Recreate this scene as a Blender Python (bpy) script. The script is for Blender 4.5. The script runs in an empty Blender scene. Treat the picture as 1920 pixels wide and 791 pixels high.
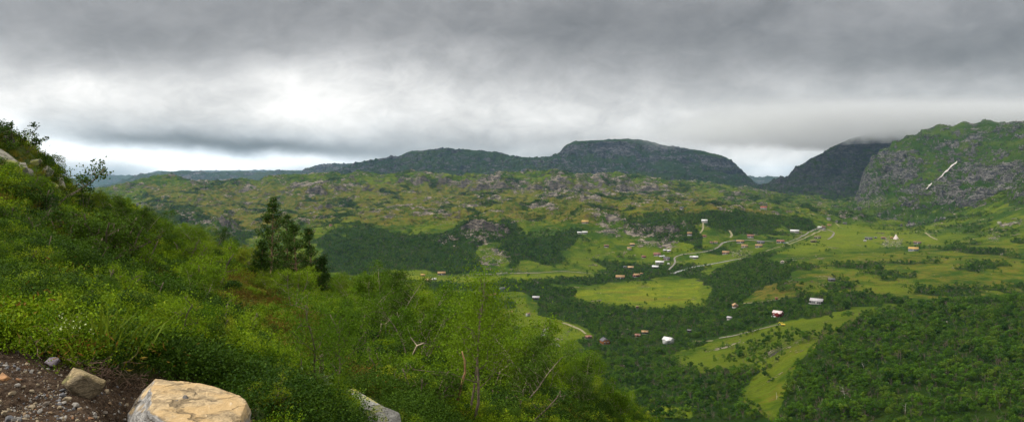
import bpy, math, random
import numpy as np
RNG = np.random.default_rng(7)
random.seed(7)
scene = bpy.context.scene
COL = scene.collection
F = 1371.0          # focal length in pixels of the 1920-wide photograph
HY = 335.0          # row of the eye level
CX = 960.0
R = math.radians

# ------------------------------------------------------------------ small helpers
def tag(o, label=None, cat=None, group=None, kind=None):
    if label: o['label'] = label
    if cat: o['category'] = cat
    if group: o['group'] = group
    if kind: o['kind'] = kind
    return o

def link(o, parent=None):
    COL.objects.link(o)
    if parent is not None: o.parent = parent
    return o

def empty(name, loc=(0, 0, 0), rz=0.0, s=1.0):
    o = bpy.data.objects.new(name, None)
    o.location = loc; o.rotation_euler = (0, 0, rz); o.scale = (s, s, s)
    o.empty_display_size = 0.2
    return link(o)

def mesh_obj(name, me, mat, parent=None, smooth=False):
    o = bpy.data.objects.new(name, me)
    if mat is not None:
        me.materials.clear(); me.materials.append(mat)
    if smooth:
        me.polygons.foreach_set('use_smooth', np.ones(len(me.polygons), bool))
    return link(o, parent)

def mesh_arrays(name, v, loops, sizes):
    """v (n,3); loops flat vertex indices; sizes of the faces"""
    v = np.asarray(v, np.float32); loops = np.asarray(loops, np.int32); sizes = np.asarray(sizes, np.int32)
    me = bpy.data.meshes.new(name)
    me.vertices.add(len(v)); me.vertices.foreach_set('co', v.ravel())
    me.loops.add(len(loops)); me.loops.foreach_set('vertex_index', loops)
    me.polygons.add(len(sizes))
    starts = np.zeros(len(sizes), np.int32); starts[1:] = np.cumsum(sizes)[:-1]
    me.polygons.foreach_set('loop_start', starts)
    me.update(calc_edges=True)
    me.validate()
    return me

class MB:
    """collects faces for one mesh"""
    def __init__(s): s.v = []; s.l = []; s.n = []; s.c = 0
    def add(s, v, faces):
        v = np.asarray(v, float).reshape(-1, 3)
        s.v.append(v)
        for f in faces:
            s.l.extend([i + s.c for i in f]); s.n.append(len(f))
        s.c += len(v)
    def quads(s, v):            # v (n*4,3) loose quads
        v = np.asarray(v, float).reshape(-1, 3); n = len(v) // 4
        s.v.append(v); s.l.extend((np.arange(n * 4) + s.c).tolist()); s.n.extend([4] * n); s.c += len(v)
    def box(s, x0, x1, y0, y1, z0, z1):
        s.add([(x0,y0,z0),(x1,y0,z0),(x1,y1,z0),(x0,y1,z0),(x0,y0,z1),(x1,y0,z1),(x1,y1,z1),(x0,y1,z1)],
              [(0,3,2,1),(4,5,6,7),(0,1,5,4),(1,2,6,5),(2,3,7,6),(3,0,4,7)])
    def tube(s, pts, rad, sides=5, cap=True):
        pts = np.asarray(pts, float); n = len(pts)
        rad = np.asarray(rad, float) * np.ones(n)
        t = np.gradient(pts, axis=0); t /= np.linalg.norm(t, axis=1)[:, None] + 1e-9
        ref = np.array([0.13, 0.97, 0.2])
        a = np.cross(t, ref); a /= np.linalg.norm(a, axis=1)[:, None] + 1e-9
        b = np.cross(t, a)
        ang = np.arange(sides) / sides * 2 * math.pi
        ring = pts[:, None] + rad[:, None, None] * (a[:, None] * np.cos(ang)[None, :, None] + b[:, None] * np.sin(ang)[None, :, None])
        faces = []
        for i in range(n - 1):
            for k in range(sides):
                k2 = (k + 1) % sides
                faces.append((i*sides+k, (i+1)*sides+k, (i+1)*sides+k2, i*sides+k2))
        if cap:
            faces.append(tuple(range(sides))); faces.append(tuple((n-1)*sides + k for k in reversed(range(sides))))
        s.add(ring.reshape(-1, 3), faces)
    def mesh(s, name): return mesh_arrays(name, np.concatenate(s.v), s.l, s.n)
    def build(s, name, mat, parent=None, smooth=False): return mesh_obj(name, s.mesh(name), mat, parent, smooth)

# ------------------------------------------------------------------ noise in numpy
def _grad(seed):
    g = np.random.default_rng(seed); a = g.random((256, 256)).astype(np.float32) * 2 * math.pi
    return np.cos(a), np.sin(a)
_G = {}
def perlin(x, y, seed=0):
    if seed not in _G: _G[seed] = _grad(seed + 100)
    gx, gy = _G[seed]
    x = np.asarray(x, np.float32); y = np.asarray(y, np.float32)
    xi = np.floor(x); yi = np.floor(y); xf = x - xi; yf = y - yi
    xi = xi.astype(np.int32) & 255; yi = yi.astype(np.int32) & 255
    x1 = (xi + 1) & 255; y1 = (yi + 1) & 255
    u = xf * xf * xf * (xf * (xf * 6 - 15) + 10); v = yf * yf * yf * (yf * (yf * 6 - 15) + 10)
    def d(a, b, fx, fy): return gx[a, b] * fx + gy[a, b] * fy
    n0 = d(xi, yi, xf, yf) * (1 - u) + d(x1, yi, xf - 1, yf) * u
    n1 = d(xi, y1, xf, yf - 1) * (1 - u) + d(x1, y1, xf - 1, yf - 1) * u
    return (n0 * (1 - v) + n1 * v) * 1.5
def fbm(x, y, octv=5, seed=0, gain=0.5, lac=2.03, ridged=False):
    s = 0; a = 1.0; tot = 0
    for i in range(octv):
        n = perlin(x + 17.3 * i, y - 9.1 * i, seed + i)
        if ridged: n = 1 - 2 * np.abs(n)
        s = s + a * n; tot += a; a *= gain; x = x * lac; y = y * lac
    return s / tot
def sstep(a, b, x):
    t = np.clip((x - a) / (b - a), 0, 1); return t * t * (3 - 2 * t)

# ------------------------------------------------------------------ pictures of masks (photo pixels)
MW, MH = 560, 240       # covers x -160..2080 , y 160..  at 4 px per cell
MX0, MY0, MC = -160.0, 160.0, 4.0
def new_mask(val=0.0): return np.full((MH, MW), val, np.float32)
_gy, _gx = np.mgrid[0:MH, 0:MW]
_PX = _gx * MC + MX0; _PY = _gy * MC + MY0
def paint(m, val, pts):
    inside = np.zeros(m.shape, bool); n = len(pts)
    for i in range(n):
        x0, y0 = pts[i]; x1, y1 = pts[(i + 1) % n]
        if y0 == y1: continue
        c = ((y0 > _PY) != (y1 > _PY)) & (_PX < (x1 - x0) * (_PY - y0) / (y1 - y0) + x0)
        inside ^= c
    m[inside] = val
def blur(m, k=1):
    for _ in range(k):
        p = np.pad(m, 1, mode='edge')
        m = (p[:-2, 1:-1] + p[2:, 1:-1] + p[1:-1, :-2] + p[1:-1, 2:] + 2 * p[1:-1, 1:-1]) / 6
    return m
def sample(m, px, py):
    x = np.clip((px - MX0) / MC, 0, MW - 1.01); y = np.clip((py - MY0) / MC, 0, MH - 1.01)
    xi = x.astype(int); yi = y.astype(int); fx = x - xi; fy = y - yi
    return (m[yi, xi] * (1 - fx) * (1 - fy) + m[yi, xi + 1] * fx * (1 - fy) + m[yi + 1, xi] * (1 - fx) * fy + m[yi + 1, xi + 1] * fx * fy)

# ------------------------------------------------------------------ terrain sheets
def pchip_slopes(X, Z):
    """knots along axis 0"""
    h = np.diff(X, axis=0); d = np.diff(Z, axis=0) / h
    m = np.zeros_like(Z); m[0] = d[0]; m[-1] = d[-1]
    w1 = 2 * h[1:] + h[:-1]; w2 = h[1:] + 2 * h[:-1]
    same = d[:-1] * d[1:] > 0
    with np.errstate(all='ignore'):
        mm = (w1 + w2) / (w1 / d[:-1] + w2 / d[1:])
    m[1:-1] = np.where(same, mm, 0)
    return m
def pchip1(xk, zk, x):
    xk = np.asarray(xk, float); zk = np.asarray(zk, float)
    m = pchip_slopes(xk[:, None], zk[:, None])[:, 0]
    i = np.clip(np.searchsorted(xk, x) - 1, 0, len(xk) - 2)
    h = xk[i + 1] - xk[i]; t = np.clip((x - xk[i]) / h, 0, 1)
    return ((2*t**3-3*t**2+1)*zk[i] + (t**3-2*t**2+t)*h*m[i] + (-2*t**3+3*t**2)*zk[i+1] + (t**3-t**2)*h*m[i+1])

class Sheet:
    """a piece of terrain: columns fan out from the viewpoint's foot, rows follow the ridge curves.
    curve points are (x, y, Y) photo column, row, metres away, or (x, None, Y, z)"""
    def __init__(s, x0, x1, ncol, curves, rows):
        s.x0, s.x1, s.ncol = x0, x1, ncol
        xs = np.linspace(x0, x1, ncol); s.xs = xs; s.u = (xs - CX) / F
        K = len(curves); LY = np.zeros((K, ncol)); Z = np.zeros((K, ncol))
        for k, c in enumerate(curves):
            px = [p[0] for p in c]; Yk = [math.log(p[2]) for p in c]
            sl = [(p[3] / p[2]) if len(p) == 4 else (HY - p[1]) / F for p in c]
            if len(c) == 1: px = [0, 1]; Yk = Yk * 2; sl = sl * 2
            LY[k] = pchip1(px, Yk, np.clip(xs, px[0], px[-1])); Z[k] = pchip1(px, sl, np.clip(xs, px[0], px[-1])) * np.exp(LY[k])
        for k in range(1, K): LY[k] = np.maximum(LY[k], LY[k-1] + 0.01)
        M = pchip_slopes(LY, Z)
        ly = []; zz = []
        for k in range(K - 1):
            n = rows[k]; t = (np.arange(n) / n)[:, None]; h = (LY[k+1] - LY[k])[None]
            ly.append(LY[k][None] + t * h)
            zz.append((2*t**3-3*t**2+1)*Z[k] + (t**3-2*t**2+t)*h*M[k] + (-2*t**3+3*t**2)*Z[k+1] + (t**3-t**2)*h*M[k+1])
        ly.append(LY[-1][None]); zz.append(Z[-1][None])
        s.Y = np.exp(np.concatenate(ly)); s.Z = np.concatenate(zz)
        s.X = s.u[None] * s.Y
        s.nr = len(s.Y)
        s.PX = np.broadcast_to(xs[None], s.Y.shape)
    @property
    def PY(s): return HY - s.Z / s.Y * F
    def slope(s):
        dzr = np.gradient(s.Z, axis=0) / (np.gradient(s.Y, axis=0) + 1e-6)
        dzc = np.gradient(s.Z, axis=1) / (np.gradient(s.X, axis=1) + 1e-6)
        return np.sqrt(dzr**2 + dzc**2)
    def visible(s, tol):
        sl = s.Z / s.Y
        run = np.maximum.accumulate(sl, axis=0)
        return sl >= run - tol / s.Y
    def _col(s, px):
        c = np.clip((px - s.x0) / (s.x1 - s.x0) * (s.ncol - 1), 0, s.ncol - 1.001)
        i = int(c); f = c - i
        return s.Y[:, i] * (1-f) + s.Y[:, i+1] * f, s.Z[:, i] * (1-f) + s.Z[:, i+1] * f
    def hit(s, px, py, ymin=0.0):
        Y, Z = s._col(px); sl = (HY - py) / F
        ok = np.nonzero((Z / Y >= sl) & (Y > ymin))[0]
        if len(ok) == 0: j = int(np.argmax(Z / Y)); y = Y[j]
        else:
            j = ok[0]
            if j == 0: y = Y[0]
            else:
                a = Z[j-1] - sl * Y[j-1]; b = Z[j] - sl * Y[j]
                f = a / (a - b + 1e-9); y = Y[j-1] + (Y[j] - Y[j-1]) * min(max(f, 0), 1)
        return np.array([(px - CX) / F * y, y, float(np.interp(y, Y, Z))])
    def zat(s, x, y):
        px = CX + x / y * F; Y, Z = s._col(px)
        return float(np.interp(y, Y, Z))
    def scatter(s, n, dens, rng):
        """n points with density per ground area proportional to dens (grid)"""
        A = np.abs((s.Y[1:, :-1] - s.Y[:-1, :-1])) * (s.u[1] - s.u[0]) * s.Y[:-1, :-1]
        w = (A * dens[:-1, :-1]).ravel(); tot = w.sum()
        idx = rng.choice(len(w), size=n, p=w / tot)
        r = idx // (s.ncol - 1); c = idx % (s.ncol - 1)
        a = rng.random(n); b = rng.random(n)
        def bl(G): return (G[r, c]*(1-a)*(1-b) + G[r+1, c]*a*(1-b) + G[r, c+1]*(1-a)*b + G[r+1, c+1]*a*b)
        return np.stack([bl(s.X), bl(s.Y), bl(s.Z)], 1), tot
    def build(s, name, mat, attrs, smooth=True):
        nr, nc = s.Y.shape
        v = np.stack([s.X, s.Y, s.Z], -1).reshape(-1, 3)
        i = (np.arange(nr - 1)[:, None] * nc + np.arange(nc - 1)[None]).ravel()
        loops = np.stack([i, i + 1, i + nc + 1, i + nc], 1).ravel()
        me = mesh_arrays(name, v, loops, np.full(len(i), 4))
        if attrs is not None:
            a = me.color_attributes.new('mask', 'FLOAT_COLOR', 'POINT')
            m = np.zeros((nr, nc, 4), np.float32)
            for k, g in enumerate(attrs): m[..., k] = g
            a.data.foreach_set('color', m.ravel())
        return tag(mesh_obj(name, me, mat, None, smooth), kind='structure')

# ------------------------------------------------------------------ scattering with geometry nodes (mass vegetation and loose stones only)
def scatter_obj(name, pts, rots, scl, idx, protos):
    """protos: list of lists of objects whose meshes make one prototype"""
    n = len(pts)
    me = bpy.data.meshes.new(name); me.vertices.add(n)
    me.vertices.foreach_set('co', np.asarray(pts, np.float32).ravel())
    a = me.attributes.new('rot', 'FLOAT_VECTOR', 'POINT'); a.data.foreach_set('vector', np.asarray(rots, np.float32).ravel())
    scl = np.asarray(scl, np.float32)
    if scl.ndim == 1: scl = np.repeat(scl[:, None], 3, 1)
    a = me.attributes.new('scl', 'FLOAT_VECTOR', 'POINT'); a.data.foreach_set('vector', scl.ravel())
    a = me.attributes.new('idx', 'INT', 'POINT'); a.data.foreach_set('value', np.asarray(idx, np.int32))
    o = bpy.data.objects.new(name, me); link(o)
    ng = bpy.data.node_groups.new(name + '_nodes', 'GeometryNodeTree')
    ng.interface.new_socket('Geometry', in_out='INPUT', socket_type='NodeSocketGeometry')
    ng.interface.new_socket('Geometry', in_out='OUTPUT', socket_type='NodeSocketGeometry')
    N = ng.nodes; L = ng.links
    gi = N.new('NodeGroupInput'); go = N.new('NodeGroupOutput')
    j = N.new('GeometryNodeJoinGeometry')
    for grp in reversed(protos):
        g2i = N.new('GeometryNodeGeometryToInstance')
        for po in grp:
            oi = N.new('GeometryNodeObjectInfo'); oi.inputs['Object'].default_value = po
            oi.transform_space = 'ORIGINAL'; oi.inputs['As Instance'].default_value = False
            L.new(oi.outputs['Geometry'], g2i.inputs[0])
        L.new(g2i.outputs[0], j.inputs[0])
    iop = N.new('GeometryNodeInstanceOnPoints'); iop.inputs['Pick Instance'].default_value = True
    def att(nm, ty):
        x = N.new('GeometryNodeInputNamedAttribute'); x.data_type = ty; x.inputs['Name'].default_value = nm
        return [q for q in x.outputs if q.enabled and q.name == 'Attribute'][0]
    L.new(gi.outputs[0], iop.inputs['Points']); L.new(j.outputs[0], iop.inputs['Instance'])
    L.new(att('idx', 'INT'), iop.inputs['Instance Index'])
    e2r = N.new('FunctionNodeEulerToRotation'); L.new(att('rot', 'FLOAT_VECTOR'), e2r.inputs[0]); L.new(e2r.outputs[0], iop.inputs['Rotation'])
    L.new(att('scl', 'FLOAT_VECTOR'), iop.inputs['Scale'])
    L.new(iop.outputs[0], go.inputs[0])
    m = o.modifiers.new('scatter', 'NODES'); m.node_group = ng
    return tag(o, kind='stuff')

# ------------------------------------------------------------------ materials
class NT:
    def __init__(s, mat_or_world):
        mat_or_world.use_nodes = True
        s.t = mat_or_world.node_tree; s.N = s.t.nodes; s.L = s.t.links; s.N.clear()
    def n(s, ty, **kw):
        x = s.N.new(ty)
        for k, v in kw.items(): setattr(x, k, v)
        return x
    def put(s, sock, v):
        if isinstance(v, bpy.types.NodeSocket): s.L.new(v, sock)
        elif v is not None:
            try: sock.default_value = v
            except Exception: sock.default_value = (*v, 1.0) if len(v) == 3 else v
    def math(s, op, a, b=None, c=None, clamp=False):
        x = s.n('ShaderNodeMath', operation=op, use_clamp=clamp)
        s.put(x.inputs[0], a)
        if b is not None: s.put(x.inputs[1], b)
        if c is not None: s.put(x.inputs[2], c)
        return x.outputs[0]
    def vmath(s, op, a, b=None):
        x = s.n('ShaderNodeVectorMath', operation=op); s.put(x.inputs[0], a)
        if b is not None: s.put(x.inputs[1], b)
        return x.outputs[0]
    def mix(s, f, a, b, blend='MIX'):
        x = s.n('ShaderNodeMix', data_type='RGBA', blend_type=blend)
        s.put(x.inputs[0], f)
        for k, v in ((6, a), (7, b)):
            if isinstance(v, bpy.types.NodeSocket): s.L.new(v, x.inputs[k])
            else: x.inputs[k].default_value = (v[0], v[1], v[2], 1)
        return x.outputs[2]
    def noise(s, scale, vec=None, detail=4, rough=0.55, dist=0.0, dim='3D'):
        x = s.n('ShaderNodeTexNoise', noise_dimensions=dim); x.inputs['Scale'].default_value = scale
        x.inputs['Detail'].default_value = detail; x.inputs['Roughness'].default_value = rough
        x.inputs['Distortion'].default_value = dist
        if vec is not None: s.L.new(vec, x.inputs['Vector'])
        return x.outputs['Fac']
    def ss(s, v, a, b):        # smooth threshold
        x = s.n('ShaderNodeMapRange', interpolation_type='SMOOTHSTEP')
        s.put(x.inputs['Value'], v); x.inputs['From Min'].default_value = a; x.inputs['From Max'].default_value = b
        return x.outputs['Result']
    def scalev(s, vec, sc):
        x = s.n('ShaderNodeVectorMath', operation='MULTIPLY'); s.put(x.inputs[0], vec); x.inputs[1].default_value = sc
        return x.outputs[0]
    def out(s, col, rough=0.8, bump=None, bstr=0.3, bdist=1.0, transl=0.0, spec=0.25, metallic=0.0):
        o = s.n('ShaderNodeOutputMaterial'); p = s.n('ShaderNodeBsdfPrincipled')
        s.put(p.inputs['Base Color'], (*col, 1.0) if isinstance(col, tuple) else col)
        s.put(p.inputs['Roughness'], rough); p.inputs['Specular IOR Level'].default_value = spec
        p.inputs['Metallic'].default_value = metallic
        if bump is not None:
            b = s.n('ShaderNodeBump'); b.inputs['Strength'].default_value = bstr; b.inputs['Distance'].default_value = bdist
            s.L.new(bump, b.inputs['Height']); s.L.new(b.outputs[0], p.inputs['Normal'])
        if transl > 0:
            tr = s.n('ShaderNodeBsdfTranslucent'); s.put(tr.inputs[0], col)
            m = s.n('ShaderNodeMixShader'); m.inputs[0].default_value = transl
            s.L.new(p.outputs[0], m.inputs[1]); s.L.new(tr.outputs[0], m.inputs[2]); s.L.new(m.outputs[0], o.inputs[0])
        else: s.L.new(p.outputs[0], o.inputs[0])
        return p
def new_mat(name):
    m = bpy.data.materials.new(name); return m, NT(m)

def flat_mat(name, col, rough=0.7, var=0.25, scale=3.0, metallic=0.0, spec=0.3):
    m, t = new_mat(name)
    tc = t.n('ShaderNodeTexCoord')
    n = t.noise(scale, tc.outputs['Object'], 5, 0.6)
    c = t.mix(t.ss(n, 0.3, 0.75), tuple(x * (1 - var) for x in col), tuple(min(1, x * (1 + var)) for x in col))
    t.out(c, rough, n, 0.25, 0.05, spec=spec, metallic=metallic)
    return m

def leaf_mat(name, dark, light, third=None, transl=0.35, patch=0.02, rough=0.55):
    """leaf colour: each plant its own shade, plus slow drift across the hillside"""
    m, t = new_mat(name)
    oi = t.n('ShaderNodeObjectInfo'); g = t.n('ShaderNodeNewGeometry')
    f = t.math('MULTIPLY_ADD', oi.outputs['Random'], 0.95, t.math('MULTIPLY', t.noise(patch, g.outputs['Position'], 3), 0.6))
    f = t.math('SUBTRACT', f, 0.25, clamp=True)
    c = t.mix(f, dark, light)
    if third is not None:
        r2 = t.math('FRACT', t.math('MULTIPLY', oi.outputs['Random'], 17.37))
        c = t.mix(t.math('MULTIPLY', t.ss(r2, 0.72, 0.98), 0.75), c, third)
    rl = g.outputs['Random Per Island']
    hv = t.n('ShaderNodeHueSaturation'); t.put(hv.inputs['Color'], c)
    t.put(hv.inputs['Value'], t.math('MULTIPLY_ADD', rl, 0.6, 0.7))
    t.out(hv.outputs[0], rough, transl=transl, spec=0.06)
    return m

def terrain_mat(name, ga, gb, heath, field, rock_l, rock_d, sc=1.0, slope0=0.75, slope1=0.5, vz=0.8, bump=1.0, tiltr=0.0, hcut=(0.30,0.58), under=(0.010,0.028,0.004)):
    """mask: R rock, G field, B heath"""
    m, t = new_mat(name)
    g = t.n('ShaderNodeNewGeometry'); P = g.outputs['Position']
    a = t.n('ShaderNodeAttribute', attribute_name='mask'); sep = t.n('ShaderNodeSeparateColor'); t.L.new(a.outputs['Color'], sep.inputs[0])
    rk, fd, ht = sep.outputs[0], sep.outputs[1], sep.outputs[2]
    n1 = t.noise(0.006 / sc, P, 4, 0.6); n2 = t.noise(0.035 / sc, P, 5, 0.65); n3 = t.noise(0.2 / sc, P, 4, 0.7)
    c = t.mix(t.ss(t.math('MULTIPLY_ADD', n1, 0.5, t.math('MULTIPLY', n2, 0.5)), 0.40, 0.62), ga, gb)
    hb = t.math('ADD', t.math('MULTIPLY', ht, 0.5), t.math('SUBTRACT', t.math('MULTIPLY_ADD', n2, 0.7, t.math('MULTIPLY', n3, 0.6)), 0.5))
    c = t.mix(t.ss(hb, hcut[0], hcut[1]), c, heath)
    c = t.mix(t.math('MULTIPLY', t.ss(n3, 0.35, 0.7), 0.45), c, t.mix(1.0, c, (0.55, 0.6, 0.5), 'MULTIPLY'))
    fc = t.mix(t.ss(n2, 0.40, 0.60), field, tuple(x * k for x, k in zip(field, (0.55, 0.72, 0.7))))
    fc = t.mix(t.math('MULTIPLY', t.ss(n3, 0.45, 0.62), 0.5), fc, ga)
    fc = t.mix(t.math('MULTIPLY', t.ss(t.noise(0.012 / sc, t.scalev(P, (1, 3, 1)), 4, 0.6), 0.48, 0.7), 0.6), fc, heath)
    c = t.mix(fd, c, fc)
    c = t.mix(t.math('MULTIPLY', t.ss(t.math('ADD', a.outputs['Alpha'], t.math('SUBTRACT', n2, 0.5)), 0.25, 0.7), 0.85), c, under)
    # rock where the ground is steep or marked
    nz = t.n('ShaderNodeSeparateXYZ'); t.L.new(g.outputs['Normal'], nz.inputs[0])
    steep = t.math('SUBTRACT', 1.0, nz.outputs[2])
    sv = t.math('ADD', steep, t.math('ADD', t.math('MULTIPLY', t.math('SUBTRACT', n3, 0.5), 0.35), t.math('MULTIPLY', t.math('SUBTRACT', n2, 0.5), 0.4)))
    rs = t.ss(sv, 1 - slope0, 1 - slope1)
    rm = t.ss(t.math('ADD', rk, t.math('ADD', t.math('MULTIPLY', t.math('SUBTRACT', n3, 0.5), 1.7), t.math('MULTIPLY_ADD', t.math('SUBTRACT', n2, 0.5), 2.4, t.math('MULTIPLY', t.math('SUBTRACT', t.noise(0.011 / sc, P, 3, 0.5), 0.5), 1.8)))), 0.50, 0.60)
    rf = t.math('MAXIMUM', rs, rm)
    mp = t.n('ShaderNodeMapping'); mp.inputs['Rotation'].default_value = (0, R(tiltr), 0); mp.inputs['Scale'].default_value = (.33, .5, vz * 2.2); t.L.new(P, mp.inputs[0])
    strat = t.noise(0.085 / sc, mp.outputs[0], 8, 0.72, 1.4)
    blot = t.noise(0.018 / sc, P, 3, 0.6)
    rc = t.mix(t.ss(strat, 0.42, 0.58), rock_d, rock_l)
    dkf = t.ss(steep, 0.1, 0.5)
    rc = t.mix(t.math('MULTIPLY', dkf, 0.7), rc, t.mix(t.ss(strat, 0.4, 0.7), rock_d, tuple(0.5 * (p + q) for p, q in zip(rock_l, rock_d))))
    rc = t.mix(t.math('MULTIPLY', t.ss(blot, 0.4, 0.7), 0.5), rc, t.mix(1.0, rc, (0.5, 0.5, 0.52), 'MULTIPLY'))
    c = t.mix(rf, c, rc)
    b = t.math('ADD', n3, t.math('MULTIPLY', strat, t.math('MULTIPLY_ADD', rf, 2.0, 0.3)))
    t.out(c, 0.95, b, bump, 5.0 * sc, spec=0.04)
    return m
# ------------------------------------------------------------------ camera
cam_d = bpy.data.cameras.new('camera'); cam = bpy.data.objects.new('camera', cam_d); link(cam)
cam_d.sensor_width = 36; cam_d.lens = 36 * F / 1920
cam_d.shift_y = -(395.5 - HY) / 1920
cam.location = (0, 0, 0); cam.rotation_euler = (R(90), 0, 0)
cam_d.clip_start = 0.1; cam_d.clip_end = 60000
scene.camera = cam

# ------------------------------------------------------------------ light and sky
SUN_EL, SUN_AZ = 36.0, -105.0        # azimuth from +Y towards +X: the light comes from the left, a little behind
sd = bpy.data.lights.new('sun', 'SUN'); so = link(bpy.data.objects.new('sun', sd))
sd.energy = 1.5; sd.angle = R(10); sd.color = (1.0, 0.955, 0.88)
d = np.array([math.sin(R(SUN_AZ)) * math.cos(R(SUN_EL)), math.cos(R(SUN_AZ)) * math.cos(R(SUN_EL)), math.sin(R(SUN_EL))])
from mathutils import Vector
so.rotation_euler = Vector(d).to_track_quat('Z', 'Y').to_euler()
so.location = (0, 0, 300)

w = bpy.data.worlds.new('World'); scene.world = w
t = NT(w)
tc = t.n('ShaderNodeTexCoord'); V = tc.outputs['Generated']
nv = t.vmath('NORMALIZE', V); sx = t.n('ShaderNodeSeparateXYZ'); t.L.new(nv, sx.inputs[0])
x_, y_, z_ = sx.outputs
az0 = t.math('ARCTAN2', x_, y_); el0 = t.math('ARCSINE', z_)
# ragged edges: bend the cloud field with noise that is stretched sideways near the horizon
cmb = t.n('ShaderNodeCombineXYZ'); t.L.new(az0, cmb.inputs[0]); t.L.new(t.math('MULTIPLY', el0, 1.7), cmb.inputs[1])
A = cmb.outputs[0]
wn = t.n('ShaderNodeTexNoise'); wn.inputs['Scale'].default_value = 3.6; wn.inputs['Detail'].default_value = 6; wn.inputs['Roughness'].default_value = 0.52
t.L.new(A, wn.inputs['Vector'])
sc_ = t.n('ShaderNodeSeparateColor'); t.L.new(wn.outputs['Color'], sc_.inputs[0])
az = t.math('ADD', az0, t.math('MULTIPLY', t.math('SUBTRACT', sc_.outputs[0], 0.5), 0.30))
el = t.math('ADD', el0, t.math('MULTIPLY', t.math('SUBTRACT', sc_.outputs[1], 0.5), 0.085))
def blob(px, py, wx, wy, amp, tilt=0.0):
    a = math.atan((px - CX) / F); e = math.atan((HY - py) / F * math.cos(a))
    da = t.math('SUBTRACT', az, a); de = t.math('SUBTRACT', el, e)
    if tilt: de = t.math('SUBTRACT', de, t.math('MULTIPLY', da, tilt))
    p = t.math('MULTIPLY', da, F / wx); q = t.math('MULTIPLY', de, F / wy)
    r = t.math('ADD', t.math('POWER', t.math('ABSOLUTE', p), 2.0), t.math('POWER', t.math('ABSOLUTE', q), 2.0))
    return t.math('MULTIPLY', t.math('EXPONENT', t.math('MULTIPLY', r, -1.0)), amp)
BLOBS = [  # photo column, row, half widths, added radiance (dark grey deck, bright breaks)
    (900, 205, 800, 62, 0.20, 0), (250, 190, 420, 50, 0.10, 0), (660, 165, 300, 60, 0.13, 0), (650, 110, 150, 40, 0.09, 0), (560, 190, 420, 50, 0.10, 0), (80, 175, 220, 50, 0.22, 0),
    (1150, 215, 330, 45, 0.12, 0.05), (900, 230, 400, 30, 0.08, 0), (1560, 185, 520, 55, 0.10, 0),
    (60, 262, 70, 38, 0.50, 0), (300, 300, 330, 22, 0.95, -0.02), (100, 325, 260, 22, 0.22, 0), (560, 306, 140, 14, 0.25, 0),
    (1440, 296, 190, 36, 0.52, 0), (1440, 322, 60, 18, 0.3, 0), (960, 285, 130, 20, 0.20, 0), (1330, 262, 200, 20, 0.14, 0),
    (420, 271, 250, 17, -0.19, 0.0), (570, 283, 180, 16, -0.14, -0.04), (250, 262, 160, 14, -0.07, 0),
    (330, 85, 220, 45, -0.06, 0), (1250, 70, 260, 60, -0.08, 0), (1800, 105, 330, 55, -0.14, 0), (1700, 215, 280, 40, -0.05, 0),
    (1850, 215, 200, 30, -0.08, 0), (900, 30, 500, 40, -0.03, 0), (1300, 165, 130, 26, -0.07, 0),
]
L_ = 0.27
acc = None
for b in BLOBS:
    o = blob(*b); acc = o if acc is None else t.math('ADD', acc, o)
acc = t.math('MULTIPLY', t.math('ADD', acc, L_), 0.665)
# overhead the deck is thinner and brighter (outside the picture)
zen = t.ss(el0, R(17), R(50))
acc = t.math('ADD', acc, t.math('MULTIPLY', zen, 0.95))
fine = t.noise(7.0, A, 7, 0.6, 0.5); big = t.noise(2.6, A, 4, 0.5, 0.3)
acc = t.math('MULTIPLY', acc, t.math('ADD', t.math('MULTIPLY_ADD', t.math('SUBTRACT', fine, 0.5), 0.85, t.math('MULTIPLY_ADD', t.math('SUBTRACT', t.noise(20.0, A, 7, 0.62, 0.8), 0.5), 0.50, 1.0)), t.math('MULTIPLY', t.math('SUBTRACT', big, 0.5), 0.7)))
vb = t.n('ShaderNodeTexVoronoi', feature='SMOOTH_F1'); vb.inputs['Scale'].default_value = 5.5; vb.inputs['Detail'].default_value = 4; vb.inputs['Roughness'].default_value = .6; vb.inputs['Smoothness'].default_value = 1.0
wv2 = t.vmath('ADD', A, t.vmath('MULTIPLY', wn.outputs['Color'], (0.5, 0.35, 0))); t.L.new(wv2, vb.inputs['Vector'])
acc = t.math('MULTIPLY', acc, t.math('MULTIPLY_ADD', t.math('SUBTRACT', 0.42, vb.outputs['Distance']), 0.26, 1.0))
acc = t.math('MAXIMUM', acc, 0.06)
acc = t.math('MINIMUM', acc, 1.6)
sky = t.n('ShaderNodeTexSky', sky_type='NISHITA'); sky.sun_disc = False
sky.sun_elevation = R(SUN_EL); sky.sun_rotation = R(SUN_AZ)
tint = t.mix(t.ss(acc, 0.1, 0.7), (1.005, 0.995, 0.985), (1.03, 1.0, 0.955))
tb = blob(430, 275, 380, 35, 1.0)
tint = t.mix(tb, tint, (0.90, 0.98, 1.05))
cc = t.n('ShaderNodeCombineColor')
for k in range(3): t.L.new(t.math('MULTIPLY', acc, 10.0), cc.inputs[k])
cloud = t.mix(1.0, cc.outputs[0], tint, 'MULTIPLY')
mixs = t.mix(0.95, sky.outputs[0], cloud)
bg = t.n('ShaderNodeBackground'); t.L.new(mixs, bg.inputs[0]); bg.inputs[1].default_value = 0.1
ow = t.n('ShaderNodeOutputWorld'); t.L.new(bg.outputs[0], ow.inputs[0])
try:
    w.cycles.sampling_method = 'MANUAL'; w.cycles.sample_map_resolution = 512
except Exception: pass
vs = scene.view_settings
vs.view_transform = 'Standard'; vs.look = 'None'; vs.gamma = 1.0; vs.use_curve_mapping = False; vs.exposure = 1.16
cy = scene.cycles
cy.max_bounces = 5; cy.diffuse_bounces = 2; cy.glossy_bounces = 2; cy.transmission_bounces = 4; cy.volume_bounces = 1
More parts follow.
